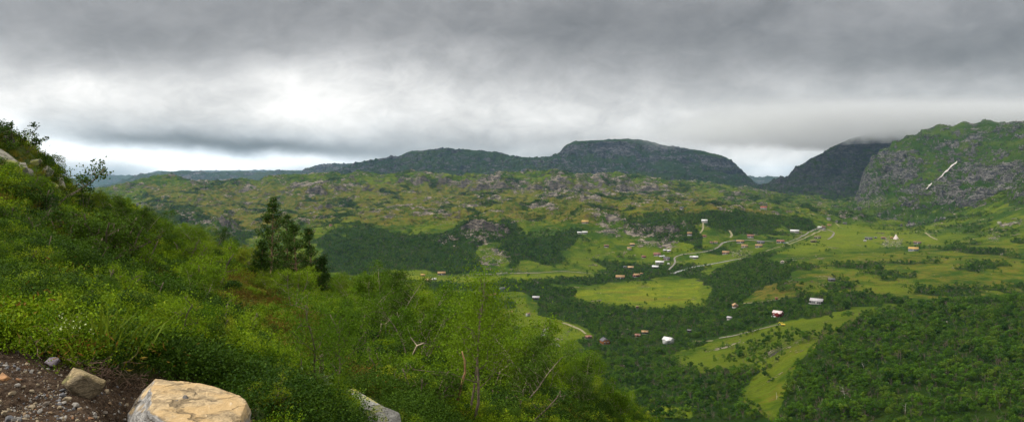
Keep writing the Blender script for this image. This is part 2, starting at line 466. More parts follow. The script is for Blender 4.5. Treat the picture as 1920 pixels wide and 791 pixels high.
cy.transparent_max_bounces = 8; cy.use_denoising = True; cy.caustics_reflective = False; cy.caustics_refractive = False
scene.render.film_transparent = False
# ------------------------------------------------------------------ land masks, read off the photograph
forest = new_mask(0.10)
P_ = lambda v, *p: paint(forest, v, list(p))
paint(forest, 0.16, [(-160,345),(2080,345),(2080,440),(-160,440)])
P_(0.85,(-160,440),(270,385),(330,378),(400,402),(450,440),(480,470),(300,470),(-160,600))
P_(0.55,(480,400),(640,385),(720,395),(700,425),(560,430))
P_(0.9,(600,440),(700,428),(800,445),(870,428),(960,425),(1080,425),(1085,470),(1060,505),(900,506),(830,506),(600,515))
P_(0.15,(900,462),(960,462),(985,500),(900,502))
P_(0.75,(1110,408),(1180,440),(1330,472),(1350,452),(1330,412),(1250,402))
P_(0.85,(1330,400),(1480,402),(1500,425),(1440,444),(1380,445),(1330,430))
P_(0.5,(1480,395),(1560,400),(1540,420),(1490,428))
P_(0.45,(1060,440),(1140,472),(1220,480),(1250,500),(1060,508))
P_(0.08,(1090,448),(1180,455),(1225,475),(1130,474))
P_(0.85,(700,518),(1120,522),(1150,500),(1325,500),(1325,524),(1200,528),(1075,546),(1060,556),(900,548),(700,560))
P_(0.0,(765,517),(900,516),(1005,518),(1000,526),(770,530)); P_(0.0,(1010,513),(1112,512),(1112,520),(910,526),(905,519))
P_(0.95,(890,560),(1060,560),(1200,577),(1325,572),(1320,520),(1450,478),(1540,492),(1500,540),(1600,548),(1720,562),(1500,600),(1400,618),(1350,640),(1250,668),(1100,660),(1050,600),(890,600))
P_(0.25,(1400,545),(1500,530),(1560,545),(1440,560),(1380,566))
P_(0.08,(955,545),(985,560),(1000,590),(1080,605),(1110,628),(1050,642),(960,640),(945,600))
P_(0.9,(985,548),(1050,552),(1055,575),(990,582)); P_(0.8,(900,590),(950,596),(975,620),(940,650),(900,650))
P_(0.0,(1070,548),(1200,530),(1322,527),(1308,545),(1318,568),(1200,574),(1066,556))
P_(0.26,(1180,690),(1300,668),(1350,643),(1440,612),(1500,600),(1600,580),(1720,562),(1740,572),(1600,612),(1520,650),(1470,700),(1440,745),(1385,745),(1425,692),(1300,692))
P_(0.98,(1450,800),(1490,690),(1540,640),(1620,600),(1720,574),(1920,562),(2080,556),(2080,1000),(1450,1000))
P_(0.92,(1080,660),(1250,672),(1290,694),(1420,694),(1380,748),(1470,800),(1080,800))
P_(0.0,(1190,762),(1270,764),(1305,774),(1290,786),(1190,782))
P_(0.02,(1475,470),(1530,440),(1570,418),(1640,428),(1750,443),(1770,456),(1600,462),(1500,482))
P_(0.6,(1500,490),(1920,445),(2080,445),(2080,556),(1720,556),(1560,548))
P_(0.02,(1430,500),(1500,482),(1600,472),(1700,470),(1700,482),(1550,500))
P_(0.35,(1610,400),(1700,365),(1750,368),(1920,340),(2080,300),(2080,445),(1750,442),(1640,430))
P_(0.12,(1260,470),(1360,474),(1420,462),(1440,470),(1340,498),(1260,500)); P_(0.12,(1370,448),(1480,446),(1470,462),(1380,468))
forest = blur(forest, 1)

field = new_mask(0.0)
for pts, v in [([(1070,548),(1200,530),(1322,527),(1308,545),(1318,570),(1200,574),(1066,556)], 1.0),
               ([(765,517),(900,516),(1005,518),(1000,526),(770,530)], 1.0), ([(1010,513),(1112,512),(1112,520),(910,526),(905,519)], 0.9),
               ([(1480,470),(1530,440),(1570,418),(1640,428),(1750,443),(1770,456),(1600,462),(1500,480)], 0.75),
               ([(955,560),(985,560),(1000,590),(1080,605),(1110,628),(1050,642),(960,640),(945,600)], 0.55),
               ([(1180,690),(1300,668),(1350,643),(1440,612),(1500,600),(1600,580),(1740,572),(1600,612),(1520,650),(1470,700),(1440,745),(1385,745),(1425,692),(1300,692)], 0.38),
               ([(1190,760),(1270,762),(1305,774),(1290,786),(1190,784)], 0.8), ([(600,418),(660,418),(665,424),(600,426)], 1.0),
               ([(1180,464),(1230,470),(1250,500),(1210,490)], 0.5), ([(1260,498),(1340,474),(1430,462),(1400,480),(1300,505)], 0.5),
               ([(1500,530),(1920,540),(1920,548),(1700,545),(1560,548)], 0.5), ([(1080,470),(1130,465),(1120,500),(1070,500)], 0.4)]:
    paint(field, v, pts)
field = blur(field, 1)

rock = new_mask(0.0)
for pts, v in [([(865,440),(880,428),(920,424),(952,434),(955,444),(930,446),(905,460),(885,460)], 1.0),
               ([(1085,402),(1150,405),(1210,432),(1290,446),(1270,458),(1190,442),(1130,425)], 0.8),
               ([(1120,425),(1150,428),(1175,452),(1160,456),(1130,440)], 0.7), ([(1185,450),(1255,455),(1262,468),(1200,464)], 0.65),
               ([(555,352),(600,345),(640,352),(690,352),(640,368),(580,364)], 0.75),
               ([(330,405),(360,402),(410,425),(440,430),(400,438),(350,425)], 0.8),
               ([(900,345),(1000,340),(1090,345),(1160,340),(1240,352),(1270,366),(1180,366),(1000,362),(900,362)], 0.62),
               ([(1030,360),(1120,372),(1140,384),(1100,382),(1010,370)], 0.7), ([(740,455),(860,445),(860,460),(760,465)], 0.5),
               ([(900,465),(955,465),(960,495),(900,497)], 0.8), ([(1370,470),(1410,468),(1400,482),(1370,484)], 0.7),
               ([(1600,375),(1665,368),(1660,392),(1610,395)], 0.8), ([(1660,448),(1690,450),(1690,462),(1655,460)], 0.5),
               ([(1862,415),(1920,405),(1920,418),(1880,432),(1860,455),(1850,440)], 0.6), ([(1330,405),(1370,395),(1380,405),(1340,412)], 0.6),
               ([(1450,400),(1470,400),(1470,414),(1450,412)], 0.5), ([(1000,385),(1045,388),(1040,398),(1000,396)], 0.5)]:
    paint(rock, v, pts)
rock = blur(rock, 1)
heath = new_mask(0.3)
for pts, v in [([(270,345),(1300,345),(1560,400),(1300,410),(1000,420),(700,425),(450,430),(270,400)], 0.58),
               ([(1500,490),(1920,450),(1920,560),(1500,560)], 0.45), ([(1420,530),(1500,525),(1520,560),(1400,560)], 0.6),
               ([(1350,760),(1440,730),(1480,690),(1560,660),(1480,760)], 0.4), ([(1150,300),(1600,330),(1600,400),(1400,395)], 0.4)]:
    paint(heath, v, pts)
heath = blur(heath, 3)

# ------------------------------------------------------------------ the valley and the plateau behind it
Vl = Sheet(-160, 2080, 1250, [
 [(-200,None,110,-95)],
 [(-200,None,300,-140),(1150,None,380,-132),(1300,791,375),(1500,791,330),(1700,791,300),(1920,791,285),(2100,791,275)],
 [(-200,None,520,-158),(1000,None,520,-150),(1200,728,500),(1300,715,480),(1400,700,480),(1500,652,470),(1600,622,500),(1750,590,550),(1920,574,560),(2100,562,560)],
 [(-200,None,760,-170),(900,None,760,-168),(1000,642,740),(1250,648,700),(1350,636,700),(1450,604,700),(1550,578,720),(1700,561,750),(1920,552,760),(2100,545,760)],
 [(-200,None,1050,-172),(700,None,1050,-170),(900,553,1040),(1100,547,1050),(1300,542,1050),(1400,520,1020),(1500,500,1020),(1650,490,1050),(1920,476,1000),(2100,465,950)],
 [(-200,None,1240,-170),(600,515,1230),(830,515,1240),(1000,513,1250),(1150,506,1290),(1240,499,1310),(1350,480,1340),(1450,457,1400),(1550,442,1500),(1650,451,1400),(1800,441,1330),(1920,432,1250),(2100,415,1150)],
 [(-200,455,1800),(250,440,1900),(400,436,1850),(450,455,1700),(600,436,1650),(750,431,1650),(890,426,1600),(920,423,1600),(960,428,1600),(1050,415,1650),(1100,402,1700),(1200,410,1680),(1300,402,1650),(1400,398,1750),(1500,400,1850),(1600,414,1800),(1700,424,1700),(1800,415,1600),(1920,385,1450),(2100,350,1350)],
 [(-200,412,2400),(200,400,2550),(300,388,2500),(450,402,2300),(600,398,2300),(800,386,2400),(1000,376,2400),(1150,368,2500),(1300,384,2300),(1450,386,2500),(1550,392,2500),(1650,394,2300),(1750,388,2050),(1920,350,1850),(2100,320,1750)],
 [(-200,370,2900),(200,366,2950),(300,356,2950),(370,358,2900),(450,366,2900),(560,361,2900),(680,352,2950),(760,345,3000),(860,360,2900),(1000,360,2850),(1150,363,2850),(1250,368,2800),(1350,366,2800),(1450,372,2900),(1550,378,2900),(1650,380,2700),(1800,360,2500),(2100,300,2300)],
 [(-200,358,3200),(100,362,3200),(180,358,3250),(240,345,3200),(290,332,3150),(320,332,3150),(370,345,3150),(420,343,3150),(450,339,3150),(480,343,3150),(500,335,3150),(600,331,3150),(700,329,3150),(780,327,3200),(850,334,3100),(940,331,3050),(1030,326,3050),(1090,334,3050),(1170,334,3050),(1250,344,3050),(1330,350,3100),(1420,362,3200),(1500,366,3300),(1600,368,3200),(1800,350,2900),(2100,290,2600)],
 [(-200,372,4000),(180,372,4000),(400,356,4000),(560,345,3800),(800,342,3800),(1000,345,3700),(1200,346,3700),(1300,346,3700),(1420,358,3900),(1600,364,3900),(2100,340,3500)],
 [(-200,None,6500,-170),(2100,None,6500,-120)],
 [(-200,None,26000,-320),(2100,None,26000,-320)],
], [20, 60, 110, 110, 110, 110, 170, 170, 140, 110, 40, 20, 20])
px, py = Vl.PX, Vl.PY
X, Y = Vl.X, Vl.Y
w0 = fbm(X / 45, Y / 70, 4, 91)
fm = sample(field, px + 10 * w0, py + 4.5 * w0)
amp = (1 - 0.93 * np.clip(fm, 0, 1)) * sstep(120, 450, Y)
pl = sstep(1350, 1900, Y) * (1 - sstep(5000, 9000, Y))
nb = fbm(X / 210, Y / 240, 4, 1); nr_ = fbm(X / 90, Y / 70, 5, 9, ridged=True); ns = fbm(X / 24, Y / 24, 4, 3)
hum = fbm(X / 150, Y / 95, 5, 21, 0.55)
rockv = sample(rock, px + 16 * w0 + 4 * ns, py + 6 * w0 + 2 * ns)
dz = amp * ((1 - pl) * (5.0 * nb + 1.2 * ns) + pl * (37 * hum + 11.0 * (nr_ - 0.3) + 2.2 * ns)) 
dz += rockv * amp * (9 * (fbm(X / 40, Y / 60, 5, 33, 0.6, ridged=True) - 0.3) + 3 * fbm(X / 9, Y / 14, 3, 41))
Vl.Z = Vl.Z + dz
# rocky knobs and low cliffs on the plateau: steps facing the viewer
def terrace(Z, h, k, ph=0.0):
    q = (Z + ph) / h; f = np.floor(q); r = q - f
    return (f + sstep(0.5 - k, 0.5 + k, r)) * h - ph
tz = terrace(Vl.Z, 10.0, 0.2, 6 * nb + 5 * hum)
tm = pl * sstep(-0.05, 0.25, fbm(X / 260, Y / 200, 3, 55)) * (1 - np.clip(fm * 2, 0, 1))
Vl.Z = Vl.Z * (1 - 0.5 * tm) + tz * 0.5 * tm
w00 = fbm(X / 150, Y / 210, 3, 95)
# real low cliffs facing the viewer, each with its own crest line
def cliff(xs_, ys_, h, back=140, wd=11, lo=.35, seed=0):
    """xs_: photo columns, ys_: distances of the foot"""
    m = sstep(xs_[0] - 12, xs_[0] + 14, px) * (1 - sstep(xs_[-1] - 14, xs_[-1] + 12, px))
    y0 = np.interp(px, xs_, ys_) + 34 * fbm(X / 60, Y * 0 + seed, 4, 500 + seed) + 10 * fbm(X / 14, Y / 60, 3, 510 + seed)
    hh = h * (lo + (1 - lo) * sstep(-.25, .3, fbm(X / 70, Y * 0 + seed * 3.1, 3, 520 + seed)))
    t_ = sstep(0, wd, Y - y0) * np.exp(-np.clip(Y - y0 - wd, 0, None) / back)
    return m * hh * t_
cl_ = (cliff([880, 1000, 1250], [2830, 2850, 2860], 30, 170, 12, seed=1) + cliff([545, 600, 700], [2760, 2800, 2850], 30, 150, 12, seed=2)
     + cliff([1085, 1150, 1210, 1300], [1640, 1600, 1530, 1470], 20, 120, 9, seed=3) + cliff([862, 905, 958], [1545, 1530, 1545], 20, 60, 9, .7, seed=4)
     + cliff([320, 370, 440], [2050, 2000, 1950], 24, 140, 11, seed=5) + cliff([700, 800, 870], [1500, 1480, 1460], 9, 60, 6, seed=6)
     + cliff([1020, 1080, 1150], [2500, 2480, 2440], 16, 100, 9, seed=7) + cliff([1320, 1370, 1400], [1720, 1700, 1690], 10, 60, 7, seed=8)
     + cliff([720, 800, 880], [2980, 3000, 2960], 22, 130, 11, seed=9) + cliff([470, 560, 680, 820], [2300, 2330, 2280, 2300], 8, 70, 7, .1, seed=10) + cliff([900, 1020, 1150], [2080, 2050, 2080], 8, 60, 7, .1, seed=11))
Vl.Z = Vl.Z + cl_
v_forest = sample(forest, px + 9 * w0 + 4 * ns + 80 * w00 * sstep(700, 1200, Y) + 20 * w00, py + 4 * w0 + 2 * ns + 26 * w00 * sstep(700, 1200, Y) + 5 * w00)
pat = fbm(X / 55, Y / 75, 4, 61)
# plateau: woods keep to hollows
hol = sstep(0.05, -0.22, hum)
scr = sstep(.08, .30, fbm(X / 130, Y / 120, 5, 64, .55))
plf = np.clip(v_forest, 0, 1) * (1 - pl) + pl * np.clip(np.where(v_forest > .4, v_forest * (.35 + 1.0 * hol + .5 * scr), .1) + 0.55 * scr, 0, 1)
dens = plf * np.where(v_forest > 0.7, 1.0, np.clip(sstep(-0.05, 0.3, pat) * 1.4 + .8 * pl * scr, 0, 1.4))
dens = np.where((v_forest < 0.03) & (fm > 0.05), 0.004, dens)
crests = sstep(0.02, 0.35, hum) * pl
ratt = np.clip(rockv * 0.62 + crests * 0.33 + 0.11 * pl, 0, 1) * (1 - np.clip(fm, 0, 1))
hatt = sample(heath, px, py)
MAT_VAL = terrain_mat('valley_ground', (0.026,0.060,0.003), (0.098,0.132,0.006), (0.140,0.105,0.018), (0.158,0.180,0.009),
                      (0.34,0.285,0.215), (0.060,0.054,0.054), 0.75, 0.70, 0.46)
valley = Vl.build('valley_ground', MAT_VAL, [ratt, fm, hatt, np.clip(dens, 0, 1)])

# ------------------------------------------------------------------ mountains
def mountain(name, x0, x1, ncol, curves, rows, mat, big=60, tstep=55, seed=0, tk=0.15, tw=0.8, gully=1.0, extra=None, rug=1.0, co=0.0):
    S = Sheet(x0, x1, ncol, curves, rows)
    X, Y = S.X, S.Y
    n = S.nr; k = np.linspace(0, 1, n)[:, None]
    nb = fbm(X / (big * 6), Y / (big * 5), 5, seed); ng = fbm(X / (big * 1.3), Y / (big * 3), 5, seed + 5, 0.55, ridged=True)
    fine = fbm(X / (big * .35), Y / (big * 1.2), 5, seed + 9, 0.6, ridged=True)
    T = terrace(S.Z, tstep, tk, big * 0.7 * nb + 0.05 * X)
    crest = np.argmax(S.Z / S.Y, axis=0)[None]; rr = (np.arange(n)[:, None] - crest) / n
    off = sstep(-0.02, -0.16, rr) + 0.35 * (rr > 0)            # keep the skyline smooth, break up the face below it
    off = np.maximum(off, co)
    wv = sstep(-0.2, 0.2, fbm(X / (big * 3), Y / (big * 2), 3, seed + 17))
    S.Z = S.Z * (1 - tw * off * wv) + T * tw * off * wv
    S.Z = S.Z + big * 0.10 * nb * (.25 + .75 * off) + gully * big * 0.30 * (ng - 0.35) * (.08 + .92 * off) + gully * big * 0.13 * fine * (.12 + .88 * off)
    nr2 = fbm(X / (big * 2), Y / (big * 2), 4, seed + 13); w1 = fbm(X / (big * .6), Y / (big * .9), 4, seed + 21)
    crag = fbm(X / (big * 1.6), Y / (big * 1.3), 5, seed + 33, .55)
    cg = sstep(.08, .38, crag)
    rk = np.clip(0.18 + 0.62 * cg + 0.2 * nr2, 0, 1)
    if extra is not None: rk = np.clip(np.maximum(rk * 0.85, 0.68 * sample(extra, S.PX + 14 * w1, S.PY + 6 * w1)), 0, 1)
    S.Z = S.Z + rug * (off + .12) * rk * big * (.14 * fbm(X / (big * .25), Y / (big * .5), 4, seed + 41, .6, ridged=True) + .10 * (cg - .4))
    o = S.build(name, mat, [rk, np.zeros_like(rk), np.full_like(rk, 0.3) + 0.2 * nb])
    return S, o
MAT_MASS = terrain_mat('massif_ground', (0.010,0.025,0.007), (0.028,0.046,0.012), (0.036,0.034,0.018), (0.1,0.1,0.02),
                       (0.105,0.10,0.106), (0.013,0.015,0.021), 1.7, 0.80, 0.60, vz=.45)
mm = new_mask(0.0)
for pts, v in [([(1040,292),(1062,274),(1090,267),(1180,264),(1250,276),(1300,286),(1345,294),(1375,308),(1400,330),(1380,330),(1350,318),(1300,304),(1200,293),(1100,290)], .9),
               ([(1015,302),(1100,304),(1190,308),(1260,322),(1200,328),(1100,328),(1020,320)], .75), ([(640,324),(700,306),(780,290),(830,286),(900,292),(880,300),(960,306),(1010,316),(900,320),(760,330)], .6),
               ([(990,296),(1020,298),(1030,330),(1000,330)], .8), ([(625,326),(660,314),(720,318),(700,330),(640,332)], .7)]:
    paint(mm, v, pts)
mm = blur(mm, 1)
bmm = new_mask(0.0)
for pts, v in [([(1440,350),(1500,315),(1560,282),(1620,262),(1720,250),(1720,300),(1640,335),(1560,348),(1500,358)], .8), ([(1500,350),(1600,345),(1620,370),(1500,372)], .5)]:
    paint(bmm, v, pts)
bmm = blur(bmm, 1)
Ms, massif = mountain('mountain', 520, 1560, 900, [
 [(520,None,3700,-190),(1560,None,3700,-190)],
 [(520,360,4000),(620,345,4050),(900,342,4050),(1200,340,4050),(1300,335,4000),(1400,352,4000),(1500,368,4000),(1560,None,4000,-190)],
 [(520,370,4600),(620,342,4600),(700,325,4700),(830,318,4700),(1000,320,4700),(1100,318,4700),(1200,318,4700),(1300,325,4600),(1400,348,4500),(1500,370,4500),(1560,None,4500,-250)],
 [(520,390,5000),(620,338,5000),(700,312,5050),(830,296,5050),(1000,304,5000),(1050,300,5000),(1180,292,5000),(1300,302,4950),(1370,318,4900),(1400,342,4800),(1500,372,4700),(1560,None,4700,-300)],
 [(520,400,5300),(590,352,5250),(622,327,5250),(650,313,5300),(700,301,5300),(740,295,5300),(780,284,5300),(830,280,5300),(900,284,5300),(935,287,5300),(965,295,5300),(1012,297,5250),(1045,291,5250),(1062,273,5250),(1085,265,5250),(1130,263,5250),(1180,262,5250),(1230,270,5250),(1290,281,5200),(1340,289,5150),(1370,302,5100),(1395,325,5000),(1425,350,4950),(1500,375,4900),(1560,None,4900,-300)],
 [(520,None,6200,-300),(900,None,6300,60),(1200,None,6300,100),(1560,None,6000,-350)],
 [(520,None,7500,-400),(1560,None,7500,-400)],
], [20, 80, 90, 130, 40, 12], MAT_MASS, big=95, tstep=70, seed=70, gully=1.0, tw=.45, extra=mm)

rm = new_mask(0.0)
for pts, v in [([(1622,300),(1660,282),(1700,280),(1722,300),(1715,330),(1690,345),(1640,366),(1616,352)], 0.85), ([(1700,262),(1740,248),(1770,262),(1720,272)], 0.6),
               ([(1790,250),(1830,240),(1855,250),(1830,262),(1810,268)], 0.7), ([(1730,268),(1800,272),(1790,284),(1740,284)], 0.55),
               ([(1738,355),(1762,330),(1800,307),(1870,310),(1920,300),(1940,325),(1880,345),(1800,348),(1760,362)], 1.0),
               ([(1670,362),(1720,345),(1738,352),(1720,372),(1690,385)], 0.85), ([(1735,375),(1800,352),(1850,352),(1920,335),(1960,350),(1900,368),(1850,378),(1800,392),(1770,380)], 0.85),
               ([(1700,392),(1770,385),(1800,398),(1720,402)], 0.6)]:
    paint(rm, v, pts)
rm = blur(rm, 1)
MAT_RM = terrain_mat('right_mountain_ground', (0.020,0.050,0.004), (0.056,0.090,0.007), (0.10,0.075,0.022), (0.1,0.1,0.02),
                     (0.25,0.235,0.205), (0.034,0.034,0.040), 1.0, 0.62, 0.42, vz=.8, tiltr=38)
MAT_BM = terrain_mat('back_mountain_ground', (0.014,0.034,0.006), (0.034,0.055,0.010), (0.05,0.04,0.02), (0.1,0.1,0.02),
                     (0.085,0.08,0.082), (0.016,0.018,0.024), 1.5, 0.85, 0.62, vz=.4, tiltr=70)
BMs, backm = mountain('back_mountain', 1360, 2140, 700, [
 [(1360,None,2900,-200),(1900,None,2700,-150),(2140,None,2700,-150)],
 [(1360,395,3100),(1430,372,3200),(1500,374,3100),(1600,372,3000),(1700,360,2900),(1900,330,2800),(2140,305,2800)],
 [(1360,400,3500),(1430,360,3550),(1480,352,3550),(1540,348,3500),(1600,345,3400),(1700,335,3300),(1900,300,3200),(2140,275,3200)],
 [(1360,410,3900),(1425,357,3950),(1440,348,3950),(1475,332,3950),(1500,313,3950),(1540,290,3900),(1580,268,3900),(1620,254,3900),(1680,244,3800),(1750,236,3700),(1900,225,3600),(2140,200,3600)],
 [(1360,None,4500,-300),(1500,None,4700,-60),(1600,None,4700,180),(1900,None,4500,260),(2140,None,4500,260)],
 [(1360,None,5600,-400),(1900,None,5600,-200),(2140,None,5600,-200)],
], [20, 70, 190, 30, 10], MAT_BM, big=70, tstep=70, seed=120, tw=0.3, gully=1.5, extra=bmm)

RMs, rightm = mountain('right_mountain', 1540, 2120, 640, [
 [(1540,None,1700,-190),(1620,None,1600,-180),(2120,None,1050,-120)],
 [(1540,412,2150),(1600,404,2050),(1660,398,1950),(1720,404,1850),(1800,408,1720),(1860,400,1600),(1920,385,1500),(2120,340,1350)],
 [(1540,400,2400),(1600,388,2350),(1640,372,2250),(1700,372,2150),(1760,372,2000),(1840,366,1900),(1920,346,1800),(2120,300,1600)],
 [(1540,402,2600),(1600,384,2550),(1625,345,2500),(1660,330,2500),(1720,330,2350),(1780,330,2250),(1850,318,2150),(1920,304,2050),(2120,260,1850)],
 [(1540,410,2800),(1600,390,2750),(1622,318,2700),(1645,300,2650),(1700,285,2600),(1760,282,2550),(1840,270,2450),(1920,262,2400),(2120,225,2200)],
 [(1540,420,3000),(1600,400,2950),(1618,335,2850),(1628,316,2850),(1633,305,2850),(1643,298,2850),(1650,284,2850),(1664,281,2850),(1673,270,2850),(1690,267,2850),(1701,257,2850),(1716,257,2850),(1730,245,2850),(1746,243,2850),(1762,236,2850),(1785,239,2850),(1806,231,2850),(1825,236,2850),(1850,230,2820),(1880,233,2800),(1920,232,2750),(2120,195,2600)],
 [(1540,None,3600,-300),(1620,None,3600,-50),(1700,None,3700,180),(1920,None,3600,240),(2120,None,3400,330)],
 [(1540,None,4600,-400),(2120,None,4600,-200)],
], [20, 90, 110, 110, 130, 30, 10], MAT_RM, big=46, tstep=36, seed=150, tw=0.45, gully=1.5, extra=rm, rug=2.4, co=.4)

# far blue hills
MAT_FAR = terrain_mat('far_hill_ground', (0.02,0.035,0.012), (0.05,0.065,0.02), (0.07,0.06,0.03), (0.1,0.1,0.02),
                      (0.16,0.15,0.14), (0.05,0.05,0.055), 5.0, 0.9, 0.6)
def far_hill(name, x0, x1, Yd, crest, seed, depth=1500, foot=430, big=150):
    c0 = [(p[0], None, Yd - depth, -500) for p in (crest[0], crest[-1])]
    mid = [(p[0], 0.5 * (p[1] + 372), Yd - depth * 0.45) for p in crest]
    top = [(p[0], p[1], Yd) for p in crest]
    back = [(p[0], None, Yd + depth, -600) for p in (crest[0], crest[-1])]
    return mountain(name, x0, x1, 260, [c0, mid, top, back], [30, 60, 20], MAT_FAR, big=big, tstep=120, seed=seed, tw=0.3, gully=1.0)
far_hill('blue_hill', 540, 760, 8000, [(540,400),(556,345),(562,328),(572,318),(600,310),(640,307),(700,308),(760,318)], 200, 900)
far_hill('far_ridge', 60, 640, 9500, [(60,366),(150,356),(190,352),(230,340),(262,329),(300,326),(350,322),(400,324),(470,324),(540,322),(600,330),(640,350)], 210, 1500)
far_hill('far_mountain', -160, 640, 15000, [(-160,330),(60,334),(130,336),(170,328),(260,330),(300,322),(420,321),(560,320),(640,330)], 220, 2500, big=220)
far_hill('far_mountain', 1340, 1520, 12000, [(1340,352),(1380,338),(1405,330),(1420,334),(1440,331),(1460,334),(1520,345)], 230, 1500)
far_hill('far_ridge', 1380, 1500, 9000, [(1380,356),(1410,350),(1440,346),(1460,348),(1500,352)], 240, 900)

# ------------------------------------------------------------------ the near hillside
Hs = Sheet(-420, 2160, 900, [
 [(-420,None,1.9,-0.75),(0,None,2.2,-1.25),(500,None,2.6,-1.9),(1000,None,2.8,-2.6),(1500,None,3,-3.6),(2160,None,3,-4.6)],
 [(-420,700,4.6),(0,786,4.2),(250,800,4.5),(460,800,5.1),(600,800,7.2),(750,800,9.5),(900,800,14),(1000,800,20),(1100,800,30),(1200,800,48),(1300,None,52,-21),(1500,None,54,-30),(2160,None,54,-42)],
 [(-420,610,6.0),(0,690,5.1),(100,700,5.2),(200,730,5.2),(300,745,5.5),(420,760,5.9),(500,758,6.8),(600,745,9.5),(750,745,13.5),(900,752,20),(1000,760,27),(1100,770,37),(1200,790,52),(1300,None,58,-24),(1500,None,60,-34),(2160,None,60,-46)],
 [(-420,560,7.0),(0,645,5.7),(100,660,5.7),(200,685,5.8),(300,705,6.1),(400,715,6.8),(500,722,8.2),(600,712,12),(750,712,18),(900,730,26),(1000,742,33),(1100,757,42),(1200,788,55),(1300,None,62,-26),(1500,None,64,-37),(2160,None,64,-50)],
 [(-420,400,15),(0,490,12),(200,540,13.5),(400,590,16),(600,630,25),(750,655,33),(900,685,42),(1000,705,50),(1100,735,57),(1200,786,60),(1300,None,68,-31),(1500,None,70,-43),(2160,None,70,-56)],
 [(-420,250,27),(0,372,25),(100,412,27),(200,452,30),(400,525,35),(600,585,46),(750,620,54),(900,650,62),(1000,690,62),(1100,735,64),(1200,788,66),(1300,None,76,-36),(1500,None,78,-48),(2160,None,78,-62)],
 [(-420,80,36),(-200,160,36),(0,263,37),(60,298,39),(100,326,41),(150,372,43),(175,388,46),(230,402,49),(290,436,52),(350,458,57),(400,476,60),(480,500,66),(560,528,74),(620,546,80),(700,568,84),(800,592,84),(900,622,80),(1000,688,74),(1100,742,72),(1200,798,72),(1300,None,84,-41),(1500,None,86,-55),(2160,None,86,-68)],
 [(-420,110,48),(-200,210,48),(0,330,48),(100,380,50),(150,410,52),(230,430,58),(290,462,62),(400,510,72),(480,540,80),(560,575,88),(620,600,94),(700,625,100),(800,660,98),(900,720,94),(1000,790,90),(1100,None,90,-38),(1300,None,100,-52),(1500,None,100,-64),(2160,None,100,-78)],
 [(-420,None,160,-40),(0,None,160,-58),(600,None,190,-92),(1000,None,180,-96),(2160,None,170,-112)],
 [(-420,None,330,-170),(2160,None,330,-170)],
], [40, 110, 70, 110, 110, 110, 50, 30, 20])
X, Y = Hs.X, Hs.Y
soft = sstep(6, 20, Y)
hn = fbm(X / 9, Y / 9, 5, 300); hs = fbm(X / 1.4, Y / 1.4, 4, 310)
hl = fbm(X / 3.6, Y / 3.6, 3, 315)
Hs.Z = Hs.Z + soft * (0.6 * hn + 1.0 * hl) + (0.10 + 0.12 * soft) * hs
# dirt cut beside the road: bare, rough, with a small overhanging bank
PXh, PYh = Hs.PX, Hs.PY
dirt = new_mask(0)
paint(dirt, 1.0, [(-160,640),(0,645),(60,650),(110,668),(150,686),(200,694),(262,700),(330,706),(440,732),(478,760),(480,860),(-160,860)])
dirt = blur(dirt, 1)
near = (Y < 8)
dm = sample(dirt, PXh, np.clip(PYh, 160, 1100)) * near
dm = np.where((PYh > 800) & (PXh < 480) & near, 1.0, dm)
hollow = np.exp(-((PXh - 235) / 42) ** 2 - ((PYh - 742) / 26) ** 2) * near
Hs.Z = Hs.Z - .34 * hollow + dm * (0.05 * fbm(X / 0.22, Y / 0.22, 5, 320, 0.6) - 0.05) + (1 - dm) * near * 0.06
rust = sstep(0.05, 0.4, fbm(X / 14 + 3, Y / 14, 4, 330))
rustm = new_mask(0.25); paint(rustm, 1.3, [(420,500),(500,540),(580,590),(650,650),(700,740),(560,700),(450,640),(390,560)]); paint(rustm, 0.8, [(900,740),(1050,760),(1100,800),(880,800)])
paint(rustm, 0.7, [(60,430),(160,430),(150,470),(60,480)]); rustm = blur(rustm, 4)
rst = np.clip(rust * 0.7 + sample(rustm, PXh, PYh) * 1.25 - 0.35, 0, 1)
m_, t = new_mat('hillside_ground'); MAT_HILL = m_
g = t.n('ShaderNodeNewGeometry'); P = g.outputs['Position']
a = t.n('ShaderNodeAttribute', attribute_name='mask'); sp = t.n('ShaderNodeSeparateColor'); t.L.new(a.outputs['Color'], sp.inputs[0])
n1 = t.noise(0.35, P, 6, 0.6); n2 = t.noise(4.0, P, 7, 0.7); n3 = t.noise(28.0, P, 5, 0.7)
moss = t.mix(t.ss(n2, 0.35, 0.68), (0.020, 0.036, 0.005), (0.058, 0.078, 0.010))
moss = t.mix(t.math('MULTIPLY', t.ss(t.math('ADD', sp.outputs[1], t.math('SUBTRACT', n1, 0.5)), 0.3, 0.8), 0.8), moss, (0.105, 0.062, 0.016))
soil = t.mix(t.ss(n3, 0.32, 0.7), (0.020, 0.012, 0.007), (0.085, 0.056, 0.034))
soil = t.mix(t.ss(n2, 0.52, 0.7), soil, (0.050, 0.028, 0.014))
gv = t.n('ShaderNodeTexVoronoi'); gv.inputs['Scale'].default_value = 42; t.L.new(P, gv.inputs['Vector'])
soil = t.mix(t.math('MULTIPLY', t.ss(gv.outputs['Distance'], 0.30, 0.12), t.ss(n1, 0.35, 0.6)), soil, (0.17, 0.145, 0.115))
c = t.mix(sp.outputs[0], moss, soil)
t.out(c, 0.92, t.math('ADD', n2, t.math('MULTIPLY', n3, 0.5)), 0.8, 0.08, spec=0.1)
hillside = Hs.build('hillside_ground', MAT_HILL, [dm, rst, np.zeros_like(dm)])

